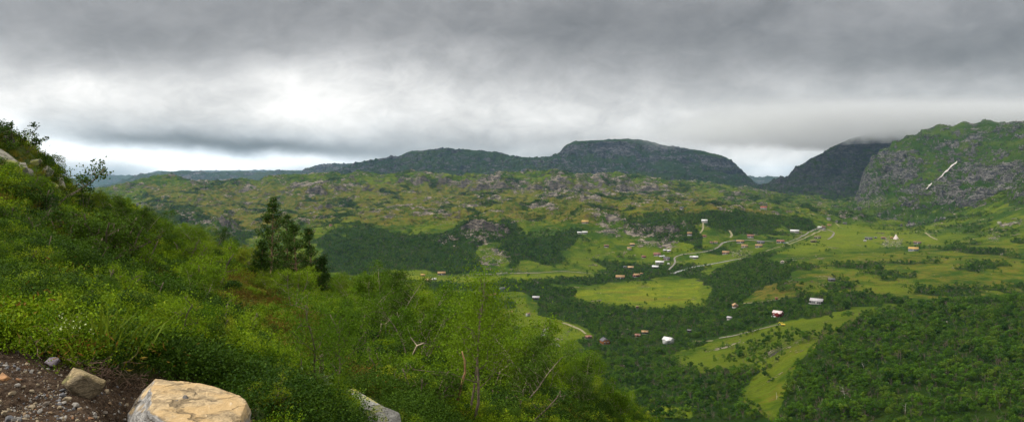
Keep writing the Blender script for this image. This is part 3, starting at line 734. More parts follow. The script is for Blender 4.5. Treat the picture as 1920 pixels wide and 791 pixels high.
# road and path ribbons laid on the valley floor
MAT_ROAD = flat_mat('gravel', (0.15, 0.135, 0.11), 0.95, 0.3, 0.4)
MAT_PATH = flat_mat('trodden_track', (0.19, 0.17, 0.09), 0.95, 0.3, 0.3)
MAT_STREAM = flat_mat('stream_stones', (0.20, 0.20, 0.19), 0.7, 0.5, 0.5)
def ribbon(name, pts, width, mat, lift=0.35, step=6.0):
    P3 = []
    for i in range(len(pts) - 1):
        (x0, y0), (x1, y1) = pts[i], pts[i + 1]
        n = max(2, int(math.hypot(x1 - x0, y1 - y0) / 3))
        for k in range(n): P3.append(Vl.hit(x0 + (x1 - x0) * k / n, y0 + (y1 - y0) * k / n))
    P3.append(Vl.hit(*pts[-1])); P3 = np.array(P3)
    # resample on the ground and smooth
    dd = np.r_[0, np.cumsum(np.linalg.norm(np.diff(P3[:, :2], axis=0), axis=1))]
    s_ = np.arange(0, dd[-1], step); xy = np.stack([np.interp(s_, dd, P3[:, k]) for k in (0, 1)], 1)
    if len(xy) < 4: return None
    for _ in range(6): xy[1:-1] = 0.25 * xy[:-2] + 0.5 * xy[1:-1] + 0.25 * xy[2:]
    T = np.gradient(xy, axis=0); T /= np.linalg.norm(T, axis=1)[:, None] + 1e-9
    Nn = np.stack([-T[:, 1], T[:, 0]], 1)
    rr = np.random.default_rng(int(abs(pts[0][0])))
    v = []; wv = width * (1 + 0.25 * np.convolve(rr.normal(size=len(xy)), np.ones(3) / 3, 'same'))
    for q in (-0.5, -0.25, 0, 0.25, 0.5):
        e = xy + Nn * (q * wv)[:, None]
        z = np.array([Vl.zat(*p) for p in e])
        v.append(np.c_[e, z + lift])
    v = np.stack(v, 1); n = len(xy)
    z = v[:, :, 2]; v[:, :, 2] = np.maximum(z, z.mean(1)[:, None] - 0.2)
    i = (np.arange(n - 1)[:, None] * 5 + np.arange(4)[None]).ravel()
    me = mesh_arrays(name, v.reshape(-1, 3), np.stack([i, i + 5, i + 6, i + 1], 1).ravel(), np.full(len(i), 4))
    return tag(mesh_obj(name, me, mat), kind='structure')
ribbon('gravel_road', [(868,516),(930,513),(1000,512),(1060,508),(1085,511),(1113,513)], 4, MAT_ROAD)
ribbon('gravel_road', [(1253,506),(1262,498),(1267,490),(1262,482),(1276,477),(1300,475),(1330,471),(1348,464),(1354,455),(1366,452),(1400,450),(1440,452),(1475,455),(1495,448),(1520,434),(1536,426)], 3.6, MAT_ROAD)
ribbon('gravel_road', [(1536,426),(1556,432),(1565,436),(1560,444),(1552,449)], 3.4, MAT_ROAD)
ribbon('path', [(1567,418),(1572,424),(1580,427)], 2.6, MAT_PATH)
ribbon('path', [(1424,475),(1450,466),(1480,458),(1510,446),(1540,432)], 3.4, MAT_PATH)
ribbon('gravel_road', [(1348,634),(1380,628),(1420,618),(1455,610),(1475,606)], 3, MAT_ROAD)
ribbon('path', [(1300,639),(1325,640),(1345,638)], 3, MAT_PATH)
ribbon('path', [(1390,569),(1430,566),(1450,563),(1470,560)], 2.6, MAT_PATH)
ribbon('path', [(1367,432),(1374,440),(1368,447)], 4, MAT_PATH)
ribbon('path', [(1318,418),(1319,430),(1312,438)], 3, MAT_PATH)
ribbon('path', [(1480,395),(1510,400),(1540,404)], 4, MAT_PATH)
ribbon('path', [(1055,605),(1075,612),(1090,618),(1098,626)], 3.5, MAT_PATH)
ribbon('stream', [(1260,513),(1280,507),(1300,500),(1330,496),(1360,490),(1400,483)], 7, MAT_STREAM)
ribbon('stream', [(1030,612),(1022,622),(1016,632),(1012,640)], 5, MAT_STREAM)
ribbon('path', [(1735,436),(1745,444),(1758,450)], 3, MAT_PATH)
# ------------------------------------------------------------------ plant materials
M_BARK = flat_mat('birch_bark', (0.25, 0.20, 0.15), 0.85, 0.55, 9)
M_BARKD = flat_mat('dark_bark', (0.12, 0.09, 0.065), 0.9, 0.4, 9)
M_PBARK = flat_mat('pine_bark', (0.22, 0.14, 0.085), 0.9, 0.4, 9)
M_LEAF = leaf_mat('birch_leaves', (0.045,0.105,0.004), (0.150,0.235,0.007), (0.21,0.24,0.012), 0.26, 0.12)
M_LEAFD = leaf_mat('dark_birch_leaves', (0.020,0.050,0.005), (0.058,0.110,0.009), None, 0.3, 0.06)
M_VLEAF = leaf_mat('valley_leaves', (0.012,0.040,0.004), (0.066,0.138,0.008), (0.098,0.152,0.012), 0.25, 0.008)
M_NEEDLE = leaf_mat('pine_needles', (0.018,0.046,0.006), (0.050,0.095,0.012), None, 0.1, 0.1)
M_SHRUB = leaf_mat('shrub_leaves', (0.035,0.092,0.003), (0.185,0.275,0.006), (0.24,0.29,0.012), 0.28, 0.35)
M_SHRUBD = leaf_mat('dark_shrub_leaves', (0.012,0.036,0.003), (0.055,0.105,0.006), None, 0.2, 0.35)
M_GRASS = leaf_mat('grass_blades', (0.095,0.140,0.008), (0.230,0.245,0.022), (0.30,0.20,0.04), 0.35, 0.2)
M_HEATH = leaf_mat('heather_twigs', (0.045,0.046,0.006), (0.150,0.105,0.014), (0.22,0.10,0.02), 0.2, 0.2)
M_WILLOW = leaf_mat('willow_leaves', (0.13,0.20,0.08), (0.27,0.35,0.17), None, 0.3, 0.2)
M_FLOWER = flat_mat('white_petals', (0.42, 0.46, 0.22), 0.7, 0.1)

def leafquads(cen, size, rng, aspect=0.62, droop=0.0, up=0.3):
    """loose diamond leaves round the centres"""
    n = len(cen); cen = np.asarray(cen); size = np.asarray(size) * np.ones(n)
    a = rng.normal(size=(n, 3)); a[:, 2] -= droop; a /= np.linalg.norm(a, axis=1)[:, None]
    b = rng.normal(size=(n, 3)); b -= (a * b).sum(1)[:, None] * a
    nrm = np.cross(a, b); b /= np.linalg.norm(b, axis=1)[:, None]
    s = size[:, None]
    v = np.stack([cen - a * s * .5, cen + b * s * .5 * aspect, cen + a * s * .5, cen - b * s * .5 * aspect], 1)
    return v.reshape(-1, 3)

def bend_path(p0, d0, L, n, rng, wob=0.25, lift=0.0):
    p = np.array(p0, float); d = np.array(d0, float); d /= np.linalg.norm(d); out = [p.copy()]
    for i in range(n):
        d = d + rng.normal(size=3) * wob / math.sqrt(n) + np.array([0, 0, lift / n]); d /= np.linalg.norm(d)
        p = p + d * L / n; out.append(p.copy())
    return np.array(out)

def birch_meshes(seed, H=4.0, stems=3, limbs=9, leaves=3600, leaf=0.075, lean=0.3, spread=0.45, leafmat=M_LEAF, clump=0.17, start=0.3, barkmat=M_BARK, twig=0.0):
    rng = np.random.default_rng(seed); W = MB(); tips = []
    for s in range(stems):
        a = rng.random() * 6.28; d = np.array([math.cos(a) * lean, math.sin(a) * lean, 1.0])
        h = H * rng.uniform(0.72, 1.0); path = bend_path((0.12 * math.cos(a), 0.12 * math.sin(a), -0.25), d, h, 8, rng, 0.35, 0.25)
        r0 = 0.0085 * h + 0.008; rad = np.linspace(r0, 0.012, 9); W.tube(path, rad, 6)
        tips.append(path[-1])
        for k in range(limbs):
            tt = start + (1 - start) * (k + rng.random()) / limbs; i = min(int(tt * 8), 7); f = tt * 8 - i
            q = path[i] * (1 - f) + path[i + 1] * f; a2 = rng.random() * 6.28
            L = h * spread * (1.15 - 0.75 * tt) * rng.uniform(0.6, 1.15)
            lp = bend_path(q, (math.cos(a2), math.sin(a2), rng.uniform(0.25, 0.9)), L, 5, rng, 0.4, 0.3)
            W.tube(lp, np.linspace(r0 * 0.42 * (1.1 - tt * .6), 0.006, 6), 4, False)
            tips += [lp[3], lp[4], lp[5], lp[5]]
            for m in range(3):
                j = rng.integers(2, 5); tp = bend_path(lp[j], rng.normal(size=3) + np.array([0, 0, .4]), L * 0.42, 3, rng, 0.4)
                W.tube(tp, np.linspace(0.008, 0.004, 4), 3, False); tips += [tp[2], tp[3]]
    tips = np.array(tips); tips = tips[tips[:, 2] > H * 0.12]
    idx = rng.integers(0, len(tips), leaves)
    wgt = clump * (H / 4.0)
    c = tips[idx] + rng.normal(size=(leaves, 3)) * np.array([1, 1, .75]) * wgt * rng.uniform(.4, 1.4, (leaves, 1))
    Lf = MB(); Lf.quads(leafquads(c, rng.uniform(.7, 1.25, leaves) * leaf, rng, 0.72))
    return W.mesh('trunk'), Lf.mesh('crown'), barkmat, leafmat

def valley_tree_meshes(seed, H=5.0, n=170, leaf=0.43, conical=False, leafmat=M_VLEAF):
    rng = np.random.default_rng(seed); W = MB(); Lf = MB()
    W.tube(bend_path((0, 0, -0.4), (rng.normal() * .08, rng.normal() * .08, 1), H * 0.8, 4, rng, 0.15), np.linspace(0.09, 0.03, 5), 5)
    nb = rng.integers(6, 10); cs = []; rs = []
    for b in range(nb):
        hh = rng.uniform(0.32, 0.9); rr = 0.30 * H * (1 - abs(hh - 0.45) * 1.2)
        if conical: rr = 0.20 * H * (1.05 - hh); hh = (b + .5) / nb * 0.85 + 0.1
        a = rng.random() * 6.28; cs.append((math.cos(a) * rr, math.sin(a) * rr, hh * H)); rs.append(H * rng.uniform(0.13, 0.21) * (0.6 if conical else 1))
        W.tube([(0, 0, hh * H * 0.55), cs[-1]], [0.045, 0.02], 3, False)
    cs = np.array(cs); rs = np.array(rs); i = rng.integers(0, nb, n)
    d = rng.normal(size=(n, 3)); d /= np.linalg.norm(d, axis=1)[:, None]
    c = cs[i] + d * (rs[i] * rng.uniform(.55, 1.1, n))[:, None] * np.array([1, 1, .85])
    # leaf clumps lie roughly along the crown's skin, so the top catches the sky
    nrm = d + rng.normal(size=(n, 3)) * 0.45; nrm /= np.linalg.norm(nrm, axis=1)[:, None]
    a = np.cross(nrm, rng.normal(size=(n, 3))); a /= np.linalg.norm(a, axis=1)[:, None]; b = np.cross(nrm, a)
    s = (rng.uniform(.6, 1.2, n) * leaf)[:, None] * .5
    v = np.stack([c - a * s, c + b * s * .8, c + a * s, c - b * s * .8], 1).reshape(-1, 3)
    Lf.quads(v)
    return W.mesh('trunk'), Lf.mesh('crown'), M_BARKD, leafmat

def clump_mesh(seed, kind, lr=(.018, .036), ns_=48):
    rng = np.random.default_rng(seed); m = MB()
    if kind == 'shrub':      # about 0.5 m wide cushion of leafy sprigs
        sp = rng.normal(size=(ns_, 3)) * np.array([.17, .17, 0]); ci = []
        for q in sp:
            L = rng.uniform(.14, .36); d = np.array([q[0] * 2, q[1] * 2, 1.0]); d /= np.linalg.norm(d)
            k = 11; tt = rng.uniform(.15, 1, k)[:, None]
            ci.append(q + d * L * tt + rng.normal(size=(k, 3)) * .022)
        ci = np.concatenate(ci); m.quads(leafquads(ci, rng.uniform(*lr, len(ci)), rng, .75))
    elif kind == 'mound':    # rounded bush, leaves set along the skin of several lobes
        nl = 9; lc = rng.normal(size=(nl, 3)) * np.array([.26, .26, .07]) + np.array([0, 0, .27]); lr2 = rng.uniform(.15, .27, nl)
        n = ns_ * 20; i = rng.integers(0, nl, n); d = rng.normal(size=(n, 3)); d[:, 2] = np.abs(d[:, 2]) * 1.2 - .35; d /= np.linalg.norm(d, axis=1)[:, None]
        c = lc[i] + d * (lr2[i] * rng.uniform(.62, 1.12, n))[:, None]; c[:, 2] = np.maximum(c[:, 2], .02)
        nrm = d + rng.normal(size=(n, 3)) * .7; nrm /= np.linalg.norm(nrm, axis=1)[:, None]
        a = np.cross(nrm, rng.normal(size=(n, 3))); a /= np.linalg.norm(a, axis=1)[:, None]; b = np.cross(nrm, a)
        s = (rng.uniform(*lr, n))[:, None] * .6
        m.quads(np.stack([c - a * s, c + b * s * .7, c + a * s, c - b * s * .7], 1).reshape(-1, 3))
    elif kind == 'grass':
        n = 90; b = rng.normal(size=(n, 3)) * np.array([.10, .10, 0]); L = rng.uniform(.12, .34, n)
        d = np.stack([b[:, 0] * 2.5 + rng.normal(size=n) * .25, b[:, 1] * 2.5 + rng.normal(size=n) * .25, np.ones(n)], 1); d /= np.linalg.norm(d, axis=1)[:, None]
        wv = np.stack([-d[:, 1], d[:, 0], rng.normal(size=n) * .1], 1) + rng.normal(size=(n, 3)) * .3; wv /= np.linalg.norm(wv, axis=1)[:, None]
        wd = .006; mid = b + d * (L * .55)[:, None]; dr = d + np.stack([d[:, 0], d[:, 1], -.35 * np.ones(n)], 1) * .8
        top = mid + dr * (L * .5)[:, None]
        v = np.stack([b - wv * wd, b + wv * wd, mid + wv * wd, mid - wv * wd], 1).reshape(-1, 3); m.quads(v)
        v = np.stack([mid - wv * wd, mid + wv * wd, top + wv * .001, top - wv * .001], 1).reshape(-1, 3); m.quads(v)
    elif kind == 'heath':
        n = 150; c = rng.normal(size=(n, 3)) * np.array([.18, .18, .05]) + np.array([0, 0, .09]); c[:, 2] = np.abs(c[:, 2])
        m.quads(leafquads(c, rng.uniform(.03, .07, n), rng, .25))
    return m.mesh(kind)

# ------------------------------------------------------------------ things made of trunk and crown
def plant(name, meshes, loc, rz, s, label, cat, group=None, tilt=(0, 0)):
    o = empty(name, loc, rz, 1.0); o.scale = s if isinstance(s, tuple) else (s, s, s)
    o.rotation_euler = (tilt[0], tilt[1], rz)
    tm, cm, bm_, lm = meshes
    if not tm.materials: tm.materials.append(bm_)
    if not cm.materials: cm.materials.append(lm)
    a = bpy.data.objects.new('trunk', tm); link(a, o)
    b = bpy.data.objects.new('crown', cm); link(b, o)
    tag(o, label, cat, group)
    return o, a, b

rng = np.random.default_rng(11)
near_protos = [birch_meshes(400 + i, H=4.0, stems=[2,3,3,4,2,3][i], limbs=[10,8,9,7,11,8][i], leaves=7500, leaf=0.072, lean=[.25,.45,.3,.6,.35,.5][i],
                            spread=[.42,.5,.45,.55,.4,.5][i], leafmat=M_LEAF) for i in range(6)]
dark_protos = [birch_meshes(420 + i, H=4.0, stems=3, limbs=9, leaves=7500, leaf=0.072, lean=.35, spread=.45, leafmat=M_LEAFD) for i in range(2)]
bush_protos = [birch_meshes(440 + i, H=1.2, stems=7, limbs=5, leaves=5200, leaf=0.034, lean=.8, spread=.5, leafmat=[M_LEAF, M_LEAFD, M_SHRUB, M_SHRUBD][i], clump=.26, start=.15, barkmat=M_BARKD) for i in range(4)]
will_proto = birch_meshes(450, H=0.6, stems=8, limbs=4, leaves=900, leaf=0.045, lean=.9, spread=.5, leafmat=M_WILLOW, clump=.30, start=.2, barkmat=M_BARKD)

def place_birch(px, py, H, protos, label, name='birch_tree', group=None, sheet=None, cat='tree', base=4.0, rzz=None, k=None, tilt=(0, 0)):
    p = (sheet or Hs).hit(px, py)
    k = int(rng.integers(0, len(protos))) if k is None else k
    s = H / base
    return plant(name, protos[k], p, rng.random() * 6.28 if rzz is None else rzz, (s * rng.uniform(.9, 1.15), s * rng.uniform(.9, 1.15), s), label, cat, group, tilt)

# distinct trees first
sparse1 = birch_meshes(460, H=3.0, stems=2, limbs=7, leaves=620, leaf=0.115, lean=.55, spread=.5, leafmat=M_LEAFD, clump=.13, start=.35)
sparse2 = birch_meshes(461, H=2.0, stems=3, limbs=6, leaves=520, leaf=0.10, lean=.6, spread=.5, leafmat=M_LEAFD, clump=.14, start=.3, barkmat=M_BARKD)
place_birch(104, 372, 2.9, [sparse1], 'sparse leaning birch with a pale crooked trunk against the sky on the left slope', base=3.0, rzz=0.4, tilt=(0, R(20)))
place_birch(38, 285, 1.9, [sparse2], 'thin open birch on the skyline at the very top of the left slope', base=2.0, rzz=1.4, tilt=(0, R(10)))
place_birch(5, 268, 1.3, [sparse2], 'small dark birch cut by the left picture edge on the skyline', base=2.0, rzz=3.0)
place_birch(150, 402, 1.7, [sparse2], 'little birch just downhill of the leaning birch, at the foot of the rocky crest', base=2.0, rzz=2.2)
for (x_, y_, H_, lab) in [(872,800,2.9,'tall birch with a bent orange-brown lower trunk, near the bottom centre of the picture'),
                          (617,758,1.7,'small birch with a short white stump-like trunk in the grass below the open slope')]:
    place_birch(x_, y_, H_, [birch_meshes(470 + int(x_), H=4.0, stems=2, limbs=9, leaves=11000, leaf=0.045, lean=.22, spread=.42, leafmat=M_LEAF, clump=.34, start=.30, barkmat=M_BARKD)], lab)

# the thicket along the shoulder of the hillside: every birch on its own
thick = new_mask(0.0)
for pts, v in [([(170,400),(280,425),(290,455),(230,450),(190,430)], .9), ([(290,445),(420,476),(480,505),(470,530),(360,500),(290,470)], .55),
               ([(470,500),(620,548),(760,590),(900,622),(1000,700),(1100,750),(1200,800),(1080,800),(960,780),(880,730),(760,690),(660,620),(560,590),(480,545)], 1.0),
               ([(800,690),(900,720),(900,770),(820,740)], .5), ([(250,570),(330,565),(400,600),(420,650),(340,650),(270,610)], .25)]:
    paint(thick, v, pts)
vis = Hs.visible(1.5)
dn = sample(thick, Hs.PX, Hs.PY) * (Hs.Y > 14) * (Hs.Y < 92)
pts, _ = Hs.scatter(1500, dn, rng)
keep = []
for p in pts:
    if all((p[0]-q[0])**2 + (p[1]-q[1])**2 > 2.0**2 for q in keep): keep.append(p)
    if len(keep) >= 230: break
for p in keep:
    px_ = CX + p[0] / p[1] * F; py_ = HY - p[2] / p[1] * F
    crest = min(1, max(0, (p[1] - 30) / 40))
    H = rng.uniform(2.4, 4.6) * (0.75 + 0.25 * crest)
    if px_ < 460: H *= 0.62
    elif px_ < 650: H *= 0.60
    if px_ > 780 and px_ < 930 and p[1] > 60: H *= 1.22
    pr = dark_protos if rng.random() < 0.22 else near_protos
    k = int(rng.integers(0, len(pr))); s = H / 4
    plant('birch_tree', pr[k], tuple(p), rng.random() * 6.28, (s * rng.uniform(.9, 1.25), s * rng.uniform(.9, 1.25), s),
          'leafy green mountain birch in the thicket along the near hillside shoulder', 'tree', 'birches of the near hillside thicket', (rng.normal() * .08, rng.normal() * .08))
# single dwarf birch bushes on the open slope
bsp = [(300,640,1.5),(360,648,1.2),(425,650,.9),(285,600,1.3),(420,640,1.4),(505,690,1.0),(540,715,0.9),(60,560,1.0),(150,500,1.2),(210,470,1.4),(95,500,1.1),(30,520,1.1),
       (240,430,1.5),(120,450,1.2),(180,560,1.1),(380,540,1.5),(560,660,0.8),(620,690,1.4),(690,700,1.4),(740,720,1.3),(500,760,0.9),(560,780,0.9),(780,760,1.4),(650,640,1.3),
       (340,500,1.6),(270,520,1.3),(20,440,1.2),(70,400,1.1),(40,360,1.0),(840,770,1.3),(960,790,1.5),(230,640,0.9),(455,705,1.0),(620,600,1.6),(600,560,1.4)]
for (x_, y_, H_) in bsp:
    pr = bush_protos; H_ = H_ * min(1.2, 78 / F * Hs.hit(x_, y_)[1])
    place_birch(x_, y_, H_, pr, 'low rounded dwarf birch bush on the open near slope', 'birch_bush', 'dwarf birch bushes of the near slope', base=1.2, cat='bush')
for (x_, y_, H_, lab) in [(200,612,.30,'small silver-green willow shrub in the middle of the near grassy bank'), (545,742,.5,'pale silver-leaved willow shrub low on the slope right of the tan boulder'),
                          (645,628,.6,'silver-leaved willow shrub beside the forked grey branch in the middle of the slope'), (655,598,.45,'smallest pale willow shrub, just uphill of the forked branch')]:
    place_birch(x_, y_, H_, [will_proto], lab, 'willow_shrub', base=.6, cat='shrub')

# ------------------------------------------------------------------ pines on the shoulder
def pine_meshes(seed, H, spread=0.2, whorls=13, bare=0.22, dead=0.1):
    rng = np.random.default_rng(seed); W = MB(); N_ = []
    path = bend_path((0, 0, -.4), (rng.normal() * .03, rng.normal() * .03, 1), H, 10, rng, .06); W.tube(path, np.linspace(.014 * H, .02, 11), 7)
    for k in range(whorls):
        f = bare + (1 - bare) * k / (whorls - 1) * 0.97; i = min(int(f * 10), 9); q = path[i] * (1 - (f*10-i)) + path[i+1] * (f*10-i)
        L0 = H * spread * (1.0 - f) ** 0.75 * 1.25 + 0.12
        if f < bare + 0.12: L0 *= 0.75
        for b in range(rng.integers(3, 5)):
            if rng.random() < 0.15: continue
            a = rng.random() * 6.28; L = L0 * rng.uniform(.5, 1.25)
            bp = bend_path(q, (math.cos(a), math.sin(a), rng.uniform(.05, .45)), L, 5, rng, .3, .55)
            W.tube(bp, np.linspace(.018 + .012 * L, .008, 6), 4, False)
            for j in range(2, 6):
                nn = int(27 + 10 * L); c = bp[j] + rng.normal(size=(nn, 3)) * np.array([.13, .13, .08]) * (0.75 + .30 * L)
                N_.append(c)
    c = np.concatenate(N_); m = MB(); m.quads(leafquads(c, rng.uniform(.09, .19, len(c)), rng, .33))
    return W.mesh('trunk'), m.mesh('crown'), M_PBARK, M_NEEDLE
for (x_, y_, H_, sp_, lab, sd_) in [(508,528,9.6,.25,'tallest dark pine of the group, its spiky top against the plateau',1),
                               (540,540,8.2,.29,'broad dark pine standing between the tallest pine and the right-hand pines of the group',2),
                               (585,552,7.4,.27,'dark pine at the right side of the pine group beside the valley view',3),
                               (600,556,6.2,.27,'lowest rightmost pine of the group on the shoulder, with a visible reddish trunk',4),
                               (560,552,6.6,.26,'slender pine half hidden in the middle of the pine group behind birches',5),
                               (488,528,5.6,.2,'short pine at the left foot of the tallest pine',6)]:
    p = Hs.hit(x_, y_); top = {1:362, 2:395, 3:420, 4:474, 5:408, 6:440}[sd_]; H_ = (y_ - top) / F * p[1]
    plant('pine_tree', pine_meshes(500 + sd_, H_, sp_), tuple(p), rng.random() * 6, 1.0, lab, 'pine')

# ------------------------------------------------------------------ ground cover of the near hillside (nobody could count it)
c_sh = [mesh_obj('leaf_sprig', clump_mesh(600 + i, 'shrub'), M_SHRUB) for i in range(3)]
c_sd = [mesh_obj('leaf_sprig', clump_mesh(610 + i, 'shrub'), M_SHRUBD) for i in range(2)]
c_fs = [mesh_obj('shrub_cushion', clump_mesh(640 + i, 'shrub', (.028, .052), 44), M_SHRUB) for i in range(2)]
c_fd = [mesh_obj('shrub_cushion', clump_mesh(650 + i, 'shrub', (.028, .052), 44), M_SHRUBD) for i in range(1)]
c_mo = [mesh_obj('round_bush', clump_mesh(660 + i, 'mound', [(.013, .026), (.013, .026), (.024, .044), (.024, .044)][i], [300, 300, 130, 130][i]), [M_SHRUB, M_SHRUBD, M_LEAF, M_SHRUBD][i]) for i in range(4)]
c_gr = [mesh_obj('grass_tuft', clump_mesh(620 + i, 'grass'), M_GRASS) for i in range(3)]
c_he = [mesh_obj('heather_sprig', clump_mesh(630 + i, 'heath'), M_HEATH) for i in range(2)]
proto_spots = [(30,600),(250,655),(330,632),(140,625),(205,660),(182,668),(480,733),(500,740),(100,640),(240,690),(430,640),(700,730),(560,740),(112,600),(350,655),(270,668),(20,560)]
labs = ['low bright green shrub cushion at the left edge just above the bare earth', 'bright leafy cushion at the grass edge between the tan stone and the big boulder', 'leafy cushion directly behind the big tan boulder',
        'dark leafy cushion above the small white flowers', 'dark leafy cushion on the bank right of the white flowers', 'tall dark tuft of grass standing on the bank above the rounded tan stone',
        'grass tuft close behind the right end of the big boulder', 'grass tuft right of the big boulder', 'brown heather sprig hanging over the bare earth by the roots', 'brown heather sprig on the lip of the dark earth hollow',
        'coarse-leaved green cushion in the middle of the lower slope', 'coarse-leaved green cushion just above the lichen-covered rock', 'dark coarse-leaved cushion left of the lichen-covered rock',
        'round bright green bush uphill of the small white flowers', 'round dark bush uphill of the right end of the big boulder', 'round green bush uphill of the left end of the big boulder', 'round dark bush by the left picture edge, high on the near bank']
for o, (x_, y_), lb in zip(c_sh + c_sd + c_gr + c_he + c_fs + c_fd + c_mo, proto_spots, labs):
    o.location = Hs.hit(x_, y_); tag(o, lb, 'plant')
    if o.name.startswith(('round_bush', 'shrub_cushion')) and Hs.hit(x_, y_)[1] < 9: o.scale = (.42, .42, .42)
    if o.name.startswith('grass_tuft') and x_ == 182: o.scale = (1.3, 1.3, 1.5)
vis = Hs.visible(0.8).astype(float)
cover = vis * (1 - np.clip(sample(dirt, Hs.PX, np.clip(Hs.PY, 160, 1100)) * (Hs.Y < 8) * 1.4, 0, 1)) * (Hs.PX > -120) * (Hs.PX < 1500) * (Hs.Y > 3.5) * (Hs.Y < 100)
cover *= np.where((Hs.PY > 800) & (Hs.Y < 8) & (Hs.PX < 500), 0, 1)
lod = 1.0 / (1 + (Hs.Y / 17.0) ** 1.45)
pn = fbm(Hs.X / 3.0, Hs.Y / 3.5, 4, 350)
def cover_obj(name, dens, n, protos, smin, smax, lab, cat, sgrow=0.022, seed=1, big=.85, sgn=1):
    r = np.random.default_rng(seed)
    p, tot = Hs.scatter(n, dens * lod, r)
    k = r.integers(0, len(protos), n)
    pq = fbm(p[:, 0] / 3.0, p[:, 1] / 3.5, 4, 350)
    sc = r.uniform(smin, smax, n) * (1 + p[:, 1] * sgrow) * (.62 + big * sstep(-.25, .35, pq * sgn))
    rot = np.stack([r.normal(size=n) * .15, r.normal(size=n) * .15, r.random(n) * 6.28], 1)
    o = scatter_obj(name, p - np.array([0, 0, .03]), rot, sc, k, [[q] for q in protos])
    print(name, n, 'per m2', n / tot)
    return tag(o, lab, cat)
gz = np.clip(rst, 0, 1)
crestm = new_mask(1.0); paint(crestm, .12, [(-160,100),(0,240),(60,275),(160,360),(200,400),(160,402),(100,372),(0,332),(-160,260)])
crs = sample(blur(crestm, 1), Hs.PX, Hs.PY)
bx = ((Hs.PX > 205) & (Hs.PX < 490) & (Hs.Y < 6.15)) | ((Hs.PX > 640) & (Hs.PX < 745) & (Hs.PY > 742) & (Hs.Y < 14))
cover = cover * ~bx
nearm = sstep(20, 12, Hs.Y); farm = 1 - nearm
cover_obj('shrubbery', cover * nearm * sstep(-.12, .15, pn) * (1 - .85 * gz), 15000, c_sh, .30, .62, 'bright green knee-high scrub covering the nearest part of the hillside', 'scrub', .035, 1, .6)
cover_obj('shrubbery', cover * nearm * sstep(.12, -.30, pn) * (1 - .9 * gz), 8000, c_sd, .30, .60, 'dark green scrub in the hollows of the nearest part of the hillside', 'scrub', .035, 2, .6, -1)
cover_obj('shrubbery', cover * crs * (.25 + sstep(-.15, .15, pn)) * (1 - .85 * gz) * farm, 4200, c_mo[2:], .35, .85, 'rounded bushes crowding the farther part of the near hillside', 'bushes', .010, 7, .5)
cover_obj('shrubbery', cover * nearm * (.25 + sstep(-.15, .15, pn)) * (1 - .85 * gz) * (Hs.Y > 6.5), 2200, c_mo[:2], .22, .50, 'rounded bushes crowding the nearest part of the hillside', 'bushes', .035, 8, .4)
cover_obj('shrubbery', cover * crs * farm * sstep(-.25, .15, pn) * (1 - .92 * gz), 15000, c_fs, .42, .85, 'bright green scrub covering the farther part of the near hillside', 'scrub', .012, 5)
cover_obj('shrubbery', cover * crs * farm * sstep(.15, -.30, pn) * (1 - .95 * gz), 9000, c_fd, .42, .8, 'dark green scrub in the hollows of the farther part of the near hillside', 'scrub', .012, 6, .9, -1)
cover_obj('grass', cover * (0.30 + .7 * sstep(-.3, .2, -pn)) * (.5 + .6 * gz), 24000, c_gr, .40, .85, 'yellow-green grass between the shrubs of the near hillside', 'grass', .018, 3, .38)
cover_obj('heather', cover * (.06 + 1.0 * gz), 16000, c_he, .55, 1.1, 'rust-brown heather and dry grass patches on the near hillside', 'heather', .02, 4, .38)
# ------------------------------------------------------------------ cabins, farmhouses and barns of the valley
WALL = {k: flat_mat(k + '_boards', c, 0.8, .18, 1.5) for k, c in dict(brown=(.085,.05,.032), dark=(.030,.024,.024), red=(.19,.022,.016), white=(.55,.55,.53),
        orange=(.36,.14,.04), tan=(.30,.19,.095), blue=(.22,.29,.38), grey=(.30,.29,.28)).items()}
ROOF = {k: flat_mat(k + '_roof', c, 0.75, .2, 1.0) for k, c in dict(sod=(.25,.15,.06), ochre=(.36,.23,.06), rust=(.19,.08,.05), white=(.56,.545,.53), grey=(.34,.32,.32),
        slate=(.10,.095,.10), brown=(.16,.095,.06), green=(.12,.105,.03), tan=(.36,.23,.11), pink=(.58,.45,.43), redroof=(.24,.055,.04)).items()}
M_GLASS = flat_mat('window_pane', (.03,.035,.04), .15, .1, 1, spec=.6)
M_TRIM = flat_mat('white_trim', (.7,.7,.67), .6, .08, 2)
M_STONE = flat_mat('foundation_stone', (.27,.25,.23), .9, .35, 2)
HOUSES = []
